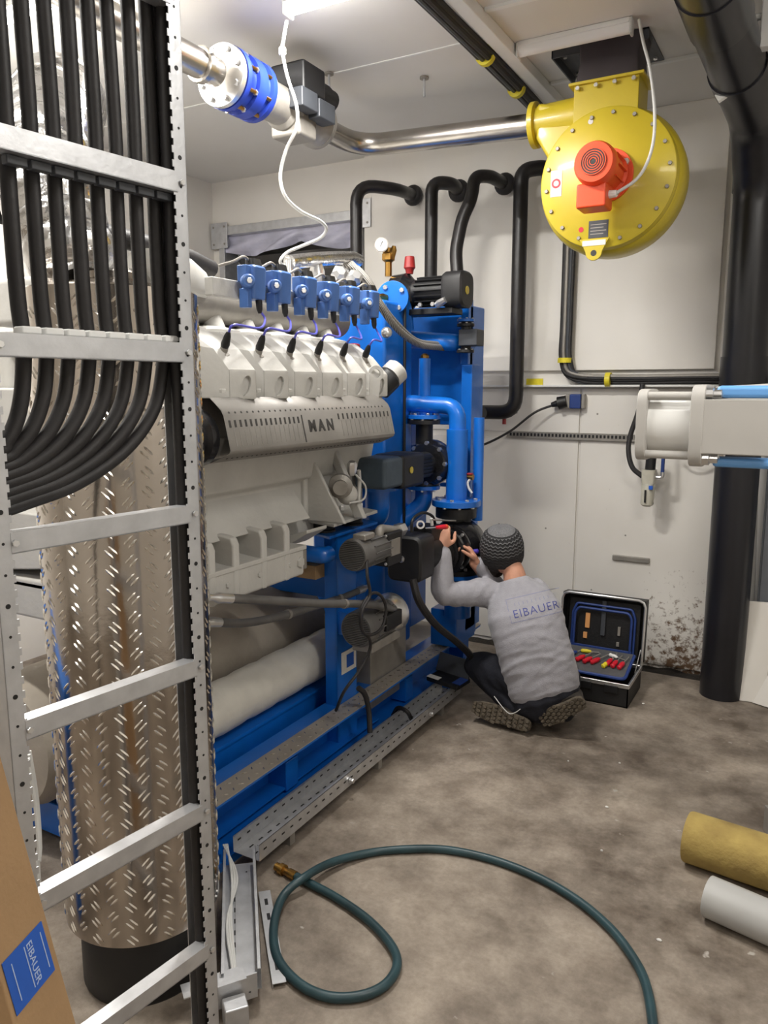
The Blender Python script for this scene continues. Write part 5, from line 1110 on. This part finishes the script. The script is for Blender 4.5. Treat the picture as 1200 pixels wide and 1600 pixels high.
for x in (cx0+.06, (cx0+cx1)/2-.03, cx1-.12): MB().bb(x, x+.07, cy0_-.012, cy0_-.004, zb_-.045, zb_-.005).build('latch', 'black' if x > cx0+.1 else 'bright_zinc', tc, bev=.003)
Rl = Matrix.Rotation(math.radians(6), 3, 'X'); lh = .345
def lid(p): return V(0, cy1, zb_+.012)+Rl.inverted() @ V(p)
def lbox(name, x0, x1, y0, y1, z0, z1, m, bev=.004):
    return MB().box(lid(((x0+x1)/2, (y0+y1)/2, (z0+z1)/2)), (x1-x0, y1-y0, z1-z0), Rl.inverted()).build(name, m, tc, bev=bev)
lbox('lid_back', cx0, cx1, .085, .091, 0, lh, 'case_black')
for q in ((cx0, cx0+.006, 0, .09, 0, lh), (cx1-.006, cx1, 0, .09, 0, lh), (cx0, cx1, 0, .09, lh-.006, lh), (cx0, cx1, 0, .09, 0, .006)): lbox('lid_side', *q, 'case_black')
rimp = [lid((x, -.002, z)) for x, z in ((cx0, 0), (cx0, lh-.035), (cx0+.01, lh-.01), (cx0+.035, lh), (cx1-.035, lh), (cx1-.01, lh-.01), (cx1, lh-.035), (cx1, 0))]
MB().tube(rimp, .0075, 10).build('lid_rim', 'bright_zinc', tc)
lbox('tool_board', cx0+.03, cx1-.03, .045, .05, .02, lh-.03, 'case_black')
for dy, ins in ((.035, .055), (.02, .07)):
    lp = [lid((x, dy, z)) for x, z in ((cx0+ins, .03), (cx0+ins, lh-.11), (cx0+ins+.02, lh-.08+(.02 if dy > .03 else 0)), (cx1-ins-.02, lh-.08+(.02 if dy > .03 else 0)), (cx1-ins, lh-.11), (cx1-ins, .03))]
    MB().tube(fillet(lp, .015), .007, 8).build('board_frame', 'case_blue', tc)
lbox('board_rail', cx0+.06, cx1-.06, .015, .025, .045, .058, 'case_blue', .002)
lbox('strap', (cx0+cx1)/2-.012, (cx0+cx1)/2+.012, .03, .044, .12, lh-.03, 'dark_grey', .002)
lbox('tag', cx0+.125, cx0+.150, .036, .044, .15, .235, 'orange_tag', .002); lbox('tag', cx0+.118, cx0+.140, .036, .044, .09, .125, 'orange_tag', .002)
lbox('silver_clip', cx1-.145, cx1-.130, .036, .044, .13, .18, 'cast_grey', .002); lbox('silver_clip', cx1-.148, cx1-.132, .036, .044, .07, .095, 'cast_grey', .002)
for x in (cx0+.01, cx1-.01): MB().cyl(lid((x, 0, .08)), (x, cy1-.12, zb_), .003, n=6).build('lid_stay', 'bright_zinc', tc)
# tool pallet, raised at the back
Rp = Matrix.Rotation(math.radians(14), 3, 'X'); pc = V((cx0+cx1)/2-.0, cy0_+.165, zb_+.045)
def pal(x, y, z=0): return pc+Rp @ V(x, y, z)
MB().box(pal(0, 0), (.385, .235, .012), Rp).build('tool_pallet', 'grey_felt', tc, bev=.003)
MB().tube(fillet([pal(x, y, 0) for x, y in ((-.195, .11), (-.195, -.12), (.195, -.12), (.195, .11))], .03), .009, 8).build('pallet_rim', 'case_blue', tc)
def tool(label, x, y, ang, hl, hr, hm, sl, m2='cast_grey', cap=None):
    t = thing('screwdriver', label, 'tool', pal(x, y, .01)[:], 'hand tools in the tool case')
    d = Rp @ V(math.cos(ang), math.sin(ang), 0); p0 = pal(x, y, .006+hr)
    MB().lathe([(0, hr*.6), (.006, hr), (hl*.3, hr*.85), (hl*.6, hr), (hl*.9, hr*.7), (hl, hr*.4)], p0, d, 14).build('handle', hm, t)
    if sl: MB().cyl(p0+d*hl, p0+d*(hl+sl), .0028, n=8).build('shaft', m2, t)
    if cap: MB().lathe([(-.003, hr*.5), (-.001, hr*.75), (.006, hr*.9)], p0, d, 12).build('end_cap', cap, t)
labs = ['leftmost', 'second', 'third', 'fourth', 'fifth', 'rightmost']
for k, (x, y) in enumerate(((-.075, -.015), (-.035, -.022), (.005, -.018), (.085, -.012), (.115, -.022), (.15, -.025))):
    tool('red handled screwdriver in the tool case, '+labs[k]+' of six', x, y-.03, 1.0 if k < 3 else 1.35, .062, .0135, 'tool_red', .06)
tool('yellow handled cutter at the back of the tool case', -.075, .055, .1, .055, .011, 'tape_yellow', .04)
tool('white handled cutter at the back of the tool case', .075, .06, -.3, .05, .011, 'white_plastic', .05)
tool('yellow tipped screwdriver between the red ones', .07, -.065, 1.2, .05, .013, 'tape_yellow', .05)
tool('blue handled screwdriver at the left of the pallet', -.13, -.01, .9, .06, .012, 'case_blue', .06)

# ---------------------------------------------------------------- kneeling person
def bake(mb, name, voxel, m, parent=None, smooth=6, disp=None):
    me = mb.mesh('tmp'); o = bpy.data.objects.new('tmp', me); COL.objects.link(o)
    r = o.modifiers.new('r', 'REMESH'); r.mode = 'VOXEL'; r.voxel_size = voxel; r.adaptivity = 0
    s = o.modifiers.new('s', 'SMOOTH'); s.iterations = smooth; s.factor = .5
    nm = bpy.data.meshes.new_from_object(o.evaluated_get(bpy.context.evaluated_depsgraph_get())); bpy.data.objects.remove(o)
    nm.name = name
    if disp:
        for v, n in [(v, v.normal.copy()) for v in nm.vertices]: v.co += n*disp(v.co)
    for p in nm.polygons: p.use_smooth = True
    nm.materials.clear(); nm.materials.append(M[m]); o = bpy.data.objects.new(name, nm); COL.objects.link(o)
    if parent: adopt(o, parent)
    return o
def limb(mb, pts, rad, n=16, k=5):
    P_ = spl(pts, k); m = len(P_); R__ = []
    for i in range(m):
        t = i/(m-1)*(len(rad)-1); j = min(int(t), len(rad)-2); R__.append(rad[j]*(1-(t-j))+rad[j+1]*(t-j))
    mb.tube(P_, R__, n); mb.ball(P_[0], R__[0]*.98, 12, 8); mb.ball(P_[-1], R__[-1]*.98, 12, 8)
fw = V(-.50, .866, 0); lf = V(-.866, -.50, 0)         # facing, his left
PEL = V((-1.053, 3.42, 0.21)); NK = V((-1.238, 3.5, 0.67)); 
ch = PEL*.42+NK*.58-fw*.045; wa = PEL*.72+NK*.28-fw*.03
HD = V((-1.316, 3.53, 0.81))
shL = NK+lf*.155-V(0, 0, .055)+fw*.005; shR = NK-lf*.120-V(0, 0, .065)+fw*.035
elL = V((-1.511, 3.27, 0.634)); haL = V((-1.53, 3.289, 0.844)); 
haR = V((-1.432, 3.46, 0.769)); elR = V(NK+fw*.20-lf*.10-V(0, 0, .26))
hipL = PEL+lf*.085+fw*.03; hipR = PEL-lf*.085+fw*.03
knL = V((-1.416, 3.5, 0.207)); knR = V(PEL+fw*.40-lf*.10); knR.z = .075
anL = V((-1.155, 3.36, 0.07)); anR = V((-0.987, 3.42, 0.102)); anL.z = .085; anR.z = .10
def ering(c, a, b, ha, hb, n=28, e=.85):
    out = []
    for k in range(n):
        q = 2*PI*k/n; ca, sa = math.cos(q), math.sin(q); out.append(V(c)+V(a)*ha*math.copysign(abs(ca)**e, ca)+V(b)*hb*math.copysign(abs(sa)**e, sa))
    return out
up_ = (NK-PEL).normalized(); bk = (-fw+up_*fw.dot(up_)).normalized(); sd = up_.cross(bk).normalized()
def torso(mb, g, hem=True):
    sc = [(PEL-up_*.035, .150, .108), (PEL+up_*.02, .160, .118), (wa, .158, .112), (ch-up_*.06, .160, .112), (ch, .165, .115), (ch+up_*.07, .165, .108), (NK-up_*.07, .140, .092), (NK-up_*.03, .095, .075), (NK+up_*.005, .062, .060)]
    if not hem: sc = sc[1:]
    mb.loft([ering(c, sd, bk, a+g, b+g) for c, a, b in sc])
# body under the clothes: one continuous figure
bd = MB(); torso(bd, -.014, False)
fvec = V(-.90, .36, -.25).normalized()               # where the face looks
hs = V(-fvec.y, fvec.x, 0).normalized()
Rh = Matrix((hs, -fvec, hs.cross(-fvec))).transposed()
limb(bd, [NK-up_*.04, NK+V(-.01, .01, .05), HD-V(0, 0, .03)], [.062, .052, .055])
bd.ball(HD, (.078, .096, .112), 24, 16, Rh); bd.ball(HD+fvec*.035-V(0, 0, .055), (.055, .060, .055), 18, 12, Rh)
def hp3(x, y, z): return HD+Rh @ V(x, y, z)          # x = side, -y = forward
bd.ball(hp3(0, -.100, -.018), (.013, .020, .020), 10, 8, Rh); bd.ball(hp3(0, -.092, .0), (.010, .012, .028), 10, 8, Rh)
for s_ in (-1, 1): bd.ball(hp3(s_*.078, .008, -.012), (.010, .022, .032), 10, 8, Rh)
bd.ball(hp3(0, -.090, -.055), (.024, .014, .008), 10, 6, Rh)
limb(bd, [shL, elL, haL-V(0, 0, .01)], [.052, .040, .030]); limb(bd, [shR, elR, haR-V(0, 0, .02)], [.052, .040, .027])
limb(bd, [hipL, knL], [.085, .055]); limb(bd, [hipR, knR], [.085, .055]); limb(bd, [knL, anL], [.052, .036]); limb(bd, [knR, anR], [.052, .036])
# hands: palm, four fingers, thumb
def hand(c, d, side, nrm, curl, rel):
    d = V(d).normalized(); side = V(side); side = (side-d*side.dot(d)).normalized(); nn = V(nrm); nn = (nn-d*nn.dot(d)-side*nn.dot(side)).normalized()
    bd.loft([ering(c-d*.015, side, nn, .026, .016), ering(c+d*.02, side, nn, .037, .017), ering(c+d*.065, side, nn, .040, .015), ering(c+d*.08, side, nn, .036, .011)])
    for k, (o_, L) in enumerate(((.030, .066), (.010, .074), (-.010, .070), (-.029, .056))):
        b0 = c+d*.075+side*o_; pts = [b0-d*.012]; a = 0; p = b0
        for j, seg in enumerate((.45, .32, .23)):
            a += curl[j]; p = p+(d*math.cos(a)+nn*math.sin(a))*L*seg; pts.append(p)
        limb(bd, pts, [.0088, .0088, .0080, .0066], 10, 4)
    p = c+d*.02+side*.030*rel; t1 = (d*.55+side*rel*.7+nn*.35).normalized(); t2 = (d*.9+side*rel*.1+nn*.45).normalized()
    limb(bd, [p, p+t1*.038, p+t1*.038+t2*.030, p+t1*.038+t2*.052], [.013, .0105, .0095, .0075], 10, 4)
hand(haL, V(-.10, .35, .95), V(.8, .45, 0), V(-.45, .8, .2), (.5, .7, .5), 1)
hand(haR+V(.01, 0, -.01), V(-.45, -.15, .75), V(.35, -.8, .3), V(-.8, -.2, -.3), (.7, .8, .6), 1)
person = bake(bd, 'person', .0055, 'skin', smooth=3)
tag(person, 'person in grey sweater and knitted beanie kneeling with back turned at the pump', 'person')
# sweater
random.seed(3)
sw = MB(); torso(sw, .012)
wrL = haL+(elL-haL).normalized()*.030; wrR = haR+(elR-haR).normalized()*.04
limb(sw, [shL+V(.02, .02, -.01), shL, (shL+elL)/2-V(0, 0, .01), elL, (elL+wrL)/2, wrL], [.075, .072, .062, .058, .053, .047]); limb(sw, [shR+V(-.02, 0, -.02), shR, (shR+elR)/2, elR, (elR+wrR)/2, wrR], [.078, .072, .062, .056, .048, .040])
sw._ring(wrL-(haL-elL).normalized()*.02, (haL-elL), .025, .041, .03, 20)
sw.loft([ering(NK-up_*.045, sd, bk, .108, .088), ering(NK-up_*.01, sd, bk, .080, .074), ering(NK+up_*.012, sd, bk, .068, .066)])
sw.loft([ering(PEL-up_*.075, sd, bk, .148, .112), ering(PEL-up_*.05, sd, bk, .162, .126), ering(PEL+up_*.0, sd, bk, .172, .134), ering(wa, sd, bk, .172, .128)])
def folds(p):
    q = p-PEL; h = q.dot(up_); s_ = q.dot(sd); b_ = q.dot(bk); dL = (p-elL).length
    d = 0
    if -.09 < h < .40:
        amp = .0075*(1-abs(h-.13)/.32) if abs(h-.13) < .32 else 0
        nz = mnoise.noise(V(s_*5+3, (h+s_*.22+s_*s_*1.5)*21, b_*4)); d += amp*1.15*(1-2*abs(nz))*.8
        d += .003*mnoise.noise(V(s_*14, (h-s_*.3)*40, 7.))
    if dL < .20:
        ta = (p-elL).dot((shL-elL).normalized()); d += .0045*(1-dL/.20)*math.sin(ta*95+p.z*25)
    dS = (p-shL).length
    if dS < .13: d += .004*(1-dS/.13)*math.sin((p-shL).dot(up_+lf)*85)
    if h < -.045: d -= .004
    return d
swo = bake(sw, 'sweater', .008, 'sweater', person, 5, folds)
# trousers
tr = MB(); tr.loft([ering(PEL-up_*.13+fw*.02, sd, bk, .13, .10), ering(PEL-up_*.08, sd, bk, .160, .125), ering(PEL, sd, bk, .155, .115), ering(PEL+up_*.05, sd, bk, .145, .105)])
limb(tr, [hipL, (hipL+knL)/2, knL], [.108, .094, .075]); limb(tr, [hipR, (hipR+knR)/2, knR], [.108, .092, .074]); limb(tr, [knL, (knL+anL)/2, anL], [.074, .066, .055]); limb(tr, [knR, (knR+anR)/2, anR], [.074, .068, .055])
limb(tr, [PEL-up_*.09-fw*.02+lf*.05, anL+V(.05, -.02, .03)], [.09, .06]); limb(tr, [PEL-up_*.09-fw*.02-lf*.05, anR+V(0, .0, .02)], [.09, .06])
tro = bake(tr, 'trousers', .010, 'trousers', person, 5, lambda p: .003*math.sin(p.z*70+p.x*45)*math.cos(p.y*50))
# boots: soles towards the camera
def boot(toe, heel, sole_n, parent):
    toe = V(toe); heel = V(heel); u = (toe-heel).normalized(); n_ = V(sole_n); n_ = (n_-u*n_.dot(u)).normalized(); w_ = u.cross(n_); L = (toe-heel).length
    def outline(x): return .040+.016*math.sin(min(1, max(0, (x-.25)/.6))*PI) if x < .92 else .040
    out = []
    N_ = 28
    for k in range(N_):
        a = 2*PI*k/N_; x = .5+.5*math.cos(a); hw = (.047 if x > .55 else .040-.006*math.cos((x-.38)*8))
        out.append((x*L, hw*math.copysign(abs(math.sin(a))**.6, math.sin(a))))
    o = MB(); o.prism(out, heel, u, w_, n_*-.022); so_ = o.build('boot_sole', 'sole', parent, bev=.005); so_['label'] = 'dusty lugged boot sole'
    lg = MB()
    for i in range(11):
        for j in range(-2, 3):
            x = (.05+.09*i)*L; y = j*.019+(.009 if i % 2 else 0)
            m_ = min(out, key=lambda q: abs(q[0]-x))
            if abs(y) > abs(m_[1])-.004 or x > L*.99: continue
            c = heel+u*x+w_*y; s_ = .0105; lg.prism([(-s_*.9, -s_*.2), (-s_*.3, -s_*.75), (s_*.8, -s_*.5), (s_*.9, s_*.4), (s_*.1, s_*.8), (-s_*.7, s_*.6)], c, u, w_, n_*.008)
    l_ = lg.build('lugs', 'sole', so_, bev=.0015); l_['kind'] = 'stuff'
    up = MB(); up.loft([ering(heel+u*L*.5-n_*.02, u, w_, L*.49, .044, 28, .8), ering(heel+u*L*.48-n_*.05, u, w_, L*.45, .040, 28, .8), ering(heel+u*L*.36-n_*.085, u, w_, L*.30, .036, 28, .9), ering(heel+u*L*.28-n_*.13, u, w_, L*.20, .036, 28, .9)]); up.build('boot_upper', 'boot', parent)
boot((-1.364, 3.3, 0.077), (-1.06, 3.27, 0.049), V(.35, -.92, .22), person)
boot((-1.019, 3.3, 0.072), (-0.83, 3.34, 0.196), V(.45, -.85, .10), person)
# white piping on the trousers
MB().tube(spl([(-1.254, 3.31, 0.145), (-1.2, 3.28, 0.113), (-1.158, 3.26, 0.098), (-1.127, 3.26, 0.111), (-1.106, 3.26, 0.131)], 6), .0022, 6).build('trouser_piping', 'white_cable', person)
# beanie
def beanie_mat():
    m = bpy.data.materials.new('beanie'); m.use_nodes = True; nt = m.node_tree; b = nt.nodes['Principled BSDF']; b.inputs['Roughness'].default_value = .95
    N = nt.nodes.new; L = nt.links.new
    tc_ = N('ShaderNodeTexCoord'); sp = N('ShaderNodeSeparateXYZ'); L(tc_.outputs['Object'], sp.inputs[0])
    at = N('ShaderNodeMath'); at.operation = 'ARCTAN2'; L(sp.outputs['Y'], at.inputs[0]); L(sp.outputs['X'], at.inputs[1])
    k = N('ShaderNodeMath'); k.operation = 'MULTIPLY'; k.inputs[1].default_value = 26; L(at.outputs[0], k.inputs[0])
    sn = N('ShaderNodeMath'); sn.operation = 'SINE'; L(k.outputs[0], sn.inputs[0])
    zz = N('ShaderNodeMath'); zz.operation = 'MULTIPLY_ADD'; L(sn.outputs[0], zz.inputs[0]); zz.inputs[1].default_value = .0028; L(sp.outputs['Z'], zz.inputs[2])
    f_ = N('ShaderNodeMath'); f_.operation = 'MULTIPLY'; f_.inputs[1].default_value = 2*PI/.0165; L(zz.outputs[0], f_.inputs[0])
    s2_ = N('ShaderNodeMath'); s2_.operation = 'SINE'; L(f_.outputs[0], s2_.inputs[0])
    r = N('ShaderNodeValToRGB'); r.color_ramp.elements[0].position = .62; r.color_ramp.elements[1].position = .85; L(s2_.outputs[0], r.inputs[0])
    g1 = N('ShaderNodeMath'); g1.operation = 'GREATER_THAN'; g1.inputs[1].default_value = -.005; L(sp.outputs['Z'], g1.inputs[0])
    g2 = N('ShaderNodeMath'); g2.operation = 'LESS_THAN'; g2.inputs[1].default_value = .088; L(sp.outputs['Z'], g2.inputs[0])
    mu = N('ShaderNodeMath'); mu.operation = 'MULTIPLY'; L(g1.outputs[0], mu.inputs[0]); L(g2.outputs[0], mu.inputs[1])
    mu2 = N('ShaderNodeMath'); mu2.operation = 'MULTIPLY'; L(mu.outputs[0], mu2.inputs[0]); L(r.outputs[0], mu2.inputs[1])
    cr = N('ShaderNodeMath'); cr.operation = 'GREATER_THAN'; cr.inputs[1].default_value = .094; L(sp.outputs['Z'], cr.inputs[0])
    mx = N('ShaderNodeMath'); mx.operation = 'MAXIMUM'; L(mu2.outputs[0], mx.inputs[0]); L(cr.outputs[0], mx.inputs[1])
    mi = N('ShaderNodeMixRGB'); L(mx.outputs[0], mi.inputs[0]); mi.inputs[1].default_value = (.030, .029, .031, 1); mi.inputs[2].default_value = (.24, .24, .25, 1)
    n = N('ShaderNodeTexNoise'); n.inputs['Scale'].default_value = 150; L(tc_.outputs['Object'], n.inputs['Vector'])
    m3 = N('ShaderNodeMixRGB'); m3.blend_type = 'MULTIPLY'; m3.inputs[0].default_value = .6; L(mi.outputs[0], m3.inputs[1]); L(n.outputs['Fac'], m3.inputs[2]); L(m3.outputs[0], b.inputs['Base Color'])
    ad = N('ShaderNodeMath'); ad.operation = 'ADD'; L(s2_.outputs[0], ad.inputs[0]); L(n.outputs['Fac'], ad.inputs[1])
    bp = N('ShaderNodeBump'); bp.inputs['Strength'].default_value = .5; bp.inputs['Distance'].default_value = .003; L(ad.outputs[0], bp.inputs['Height']); L(bp.outputs[0], b.inputs['Normal'])
    M['beanie'] = m
beanie_mat()
prof = [(-.068, .092), (-.066, .103), (-.045, .108), (-.01, .109), (.02, .107), (.05, .100), (.075, .087), (.095, .066), (.108, .040), (.113, .0)]
bm_ = MB().lathe(prof, (0, 0, 0), (0, 0, 1), 48); me = bm_.mesh('beanie'); me.materials.append(M['beanie'])
for p in me.polygons: p.use_smooth = True
hat = bpy.data.objects.new('beanie', me); COL.objects.link(hat)
hax = (V(.08, -.34, 1)+fvec*.0).normalized(); hat.rotation_euler = V(0, 0, 1).rotation_difference(hax).to_euler(); hat.location = HD+V(0, 0, .012)+hax*.005
adopt(hat, person)
# beard and eyes
br_ = MB(); br_.ball(HD+fvec*.058-V(0, 0, .088), (.060, .058, .052), 18, 12, Rh); br_.ball(HD+fvec*.01-V(0, 0, .06), (.076, .06, .05), 18, 12, Rh)
bake(br_, 'beard', .007, 'hair', person, 2, lambda p: .0025*math.sin(p.x*700)*math.sin(p.z*600))
for s_ in (-1, 1): MB().ball(hp3(s_*.032, -.088, .004), .011, 10, 8).build('eye', 'paper', person); MB().ball(hp3(s_*.032, -.098, .004), .005, 8, 6).build('pupil', 'black', person)
# lettering on the back of the sweater
swm = swo.data; bv = BVHTree.FromPolygons([v.co.copy() for v in swm.vertices], [tuple(p.vertices) for p in swm.polygons])
nb = V(.34, -.90, .26).normalized(); ctr = V((-1.054, 3.3, 0.603))
ux = V(.872, .489, .24).normalized(); ux = (ux-nb*ux.dot(nb)).normalized(); uy = nb.cross(ux)
def project(me, h=.0012):
    for v in me.vertices:
        p = ctr+ux*v.co.x+uy*v.co.y
        hit = bv.ray_cast(p+nb*.4, -nb)
        v.co = hit[0]+nb*h if hit[0] else p
def on_back(name, me, m, h=.0012):
    bm = bmesh.new(); bm.from_mesh(me); bmesh.ops.triangulate(bm, faces=bm.faces); bmesh.ops.subdivide_edges(bm, edges=[e for e in bm.edges if e.calc_length() > .008], cuts=3, use_grid_fill=True); bm.to_mesh(me); bm.free()
    project(me, h); me.materials.clear(); me.materials.append(M[m]); o = bpy.data.objects.new(name, me); COL.objects.link(o); adopt(o, person); return o
cu = bpy.data.curves.new('t', 'FONT'); cu.body = 'EIBAUER'; cu.size = .053; cu.align_x = 'CENTER'; cu.align_y = 'CENTER'; cu.space_character = 1.12; cu.resolution_u = 3; cu.offset = -.0004
t_ = bpy.data.objects.new('t', cu); COL.objects.link(t_); me = bpy.data.meshes.new_from_object(t_.evaluated_get(bpy.context.evaluated_depsgraph_get())); bpy.data.objects.remove(t_)
on_back('back_lettering', me, 'print_navy')
fr = MB()
def ln(x0, y0, x1, y1, w=.0026):
    n = 24; d = V(x1-x0, y1-y0, 0).normalized(); s_ = V(-d.y, d.x, 0)*w/2
    for k in range(n):
        a = V(x0, y0, 0).lerp(V(x1, y1, 0), k/n); b = V(x0, y0, 0).lerp(V(x1, y1, 0), (k+1)/n); o = len(fr.v); fr.add([a-s_, b-s_, b+s_, a+s_], [(0, 1, 2, 3)])
ln(-.125, -.035, .12, -.035); ln(-.125, .075, .12, .075); ln(-.125, -.035, -.125, .0); ln(-.125, .02, -.125, .075)
for k in range(9): ln(-.09+k*.020, .038, -.09+k*.020, .052, .0022)
on_back('back_frame_print', fr.mesh('f'), 'print_pale', .0010)
# screwdriver in the right hand
sdv = thing('insulated_screwdriver', 'blue handled screwdriver held at the pump by the kneeling person', 'screwdriver', haR[:])
p0 = V((-1.413, 3.47, 0.807)); p1 = V((-1.497, 3.46, 0.794)); p2 = V((-1.586, 3.44, 0.798)); d = (p1-p0)
MB().lathe([(0, .006), (.005, .012), (d.length*.5, .010), (d.length*.85, .012), (d.length, .006)], p0, d, 14).build('handle', 'purple', sdv); MB().cyl(p1, p2, .003, n=8).build('shaft', 'bright_zinc', sdv)
# red pliers near the left hand and open terminal block on the pump
pli = thing('red_screwdriver', 'red and yellow handled screwdriver stuck in the pump terminal box', 'screwdriver', (-1.52, 3.265, 0.952))
p0 = V((-1.5, 3.287, 0.95)); p1 = V((-1.53, 3.223, 0.954)); d = p1-p0; MB().lathe([(0, .006), (.004, .012), (.03, .012), (d.length, .007)], p0, d, 12).build('handle', 'tool_red', pli); MB().lathe([(-.002, .008), (.012, .0125), (.014, .010)], p0, d, 12).build('end_cap', 'tape_yellow', pli); MB().cyl(p1, p1+d.normalized()*.06, .003, n=8).build('shaft', 'bright_zinc', pli)
tbx = thing('terminal_box', 'open black terminal box with loose wires on the large pump', 'terminal box', (-1.56, 3.244, 0.914))
q = V((-1.57, 3.272, 0.906)); MB().box(q+V(-.02, 0, 0), (.10, .14, .09)).build('box', 'black', tbx, bev=.006); MB()._ring(V((-1.58, 3.155, 0.973)), (.6, -.8, .2), .013, .022, .02, 20)
rg = MB(); rg._ring(V((-1.58, 3.155, 0.973)), (.6, -.8, .2), .012, .020, .02, 20); rg.build('gland_ring', 'bright_zinc', tbx)
MB().tube(spl([(-1.58, 3.071, 0.95), (-1.58, 3.083, 1.008), (-1.58, 3.181, 1.026), (-1.58, 3.284, 0.996), (-1.58, 3.32, 0.953)], 7), .007, 8).build('loose_wire', 'black', tbx)
MB().cyl((-1.56, 3.236, 0.993), (-1.56, 3.244, 0.958), .008, n=10).build('white_connector', 'white_plastic', tbx); MB().tube([(-1.55, 3.229, 0.988), (-1.55, 3.495, 0.942)], .004, 8).build('cover_rod', 'cast_grey', tbx)
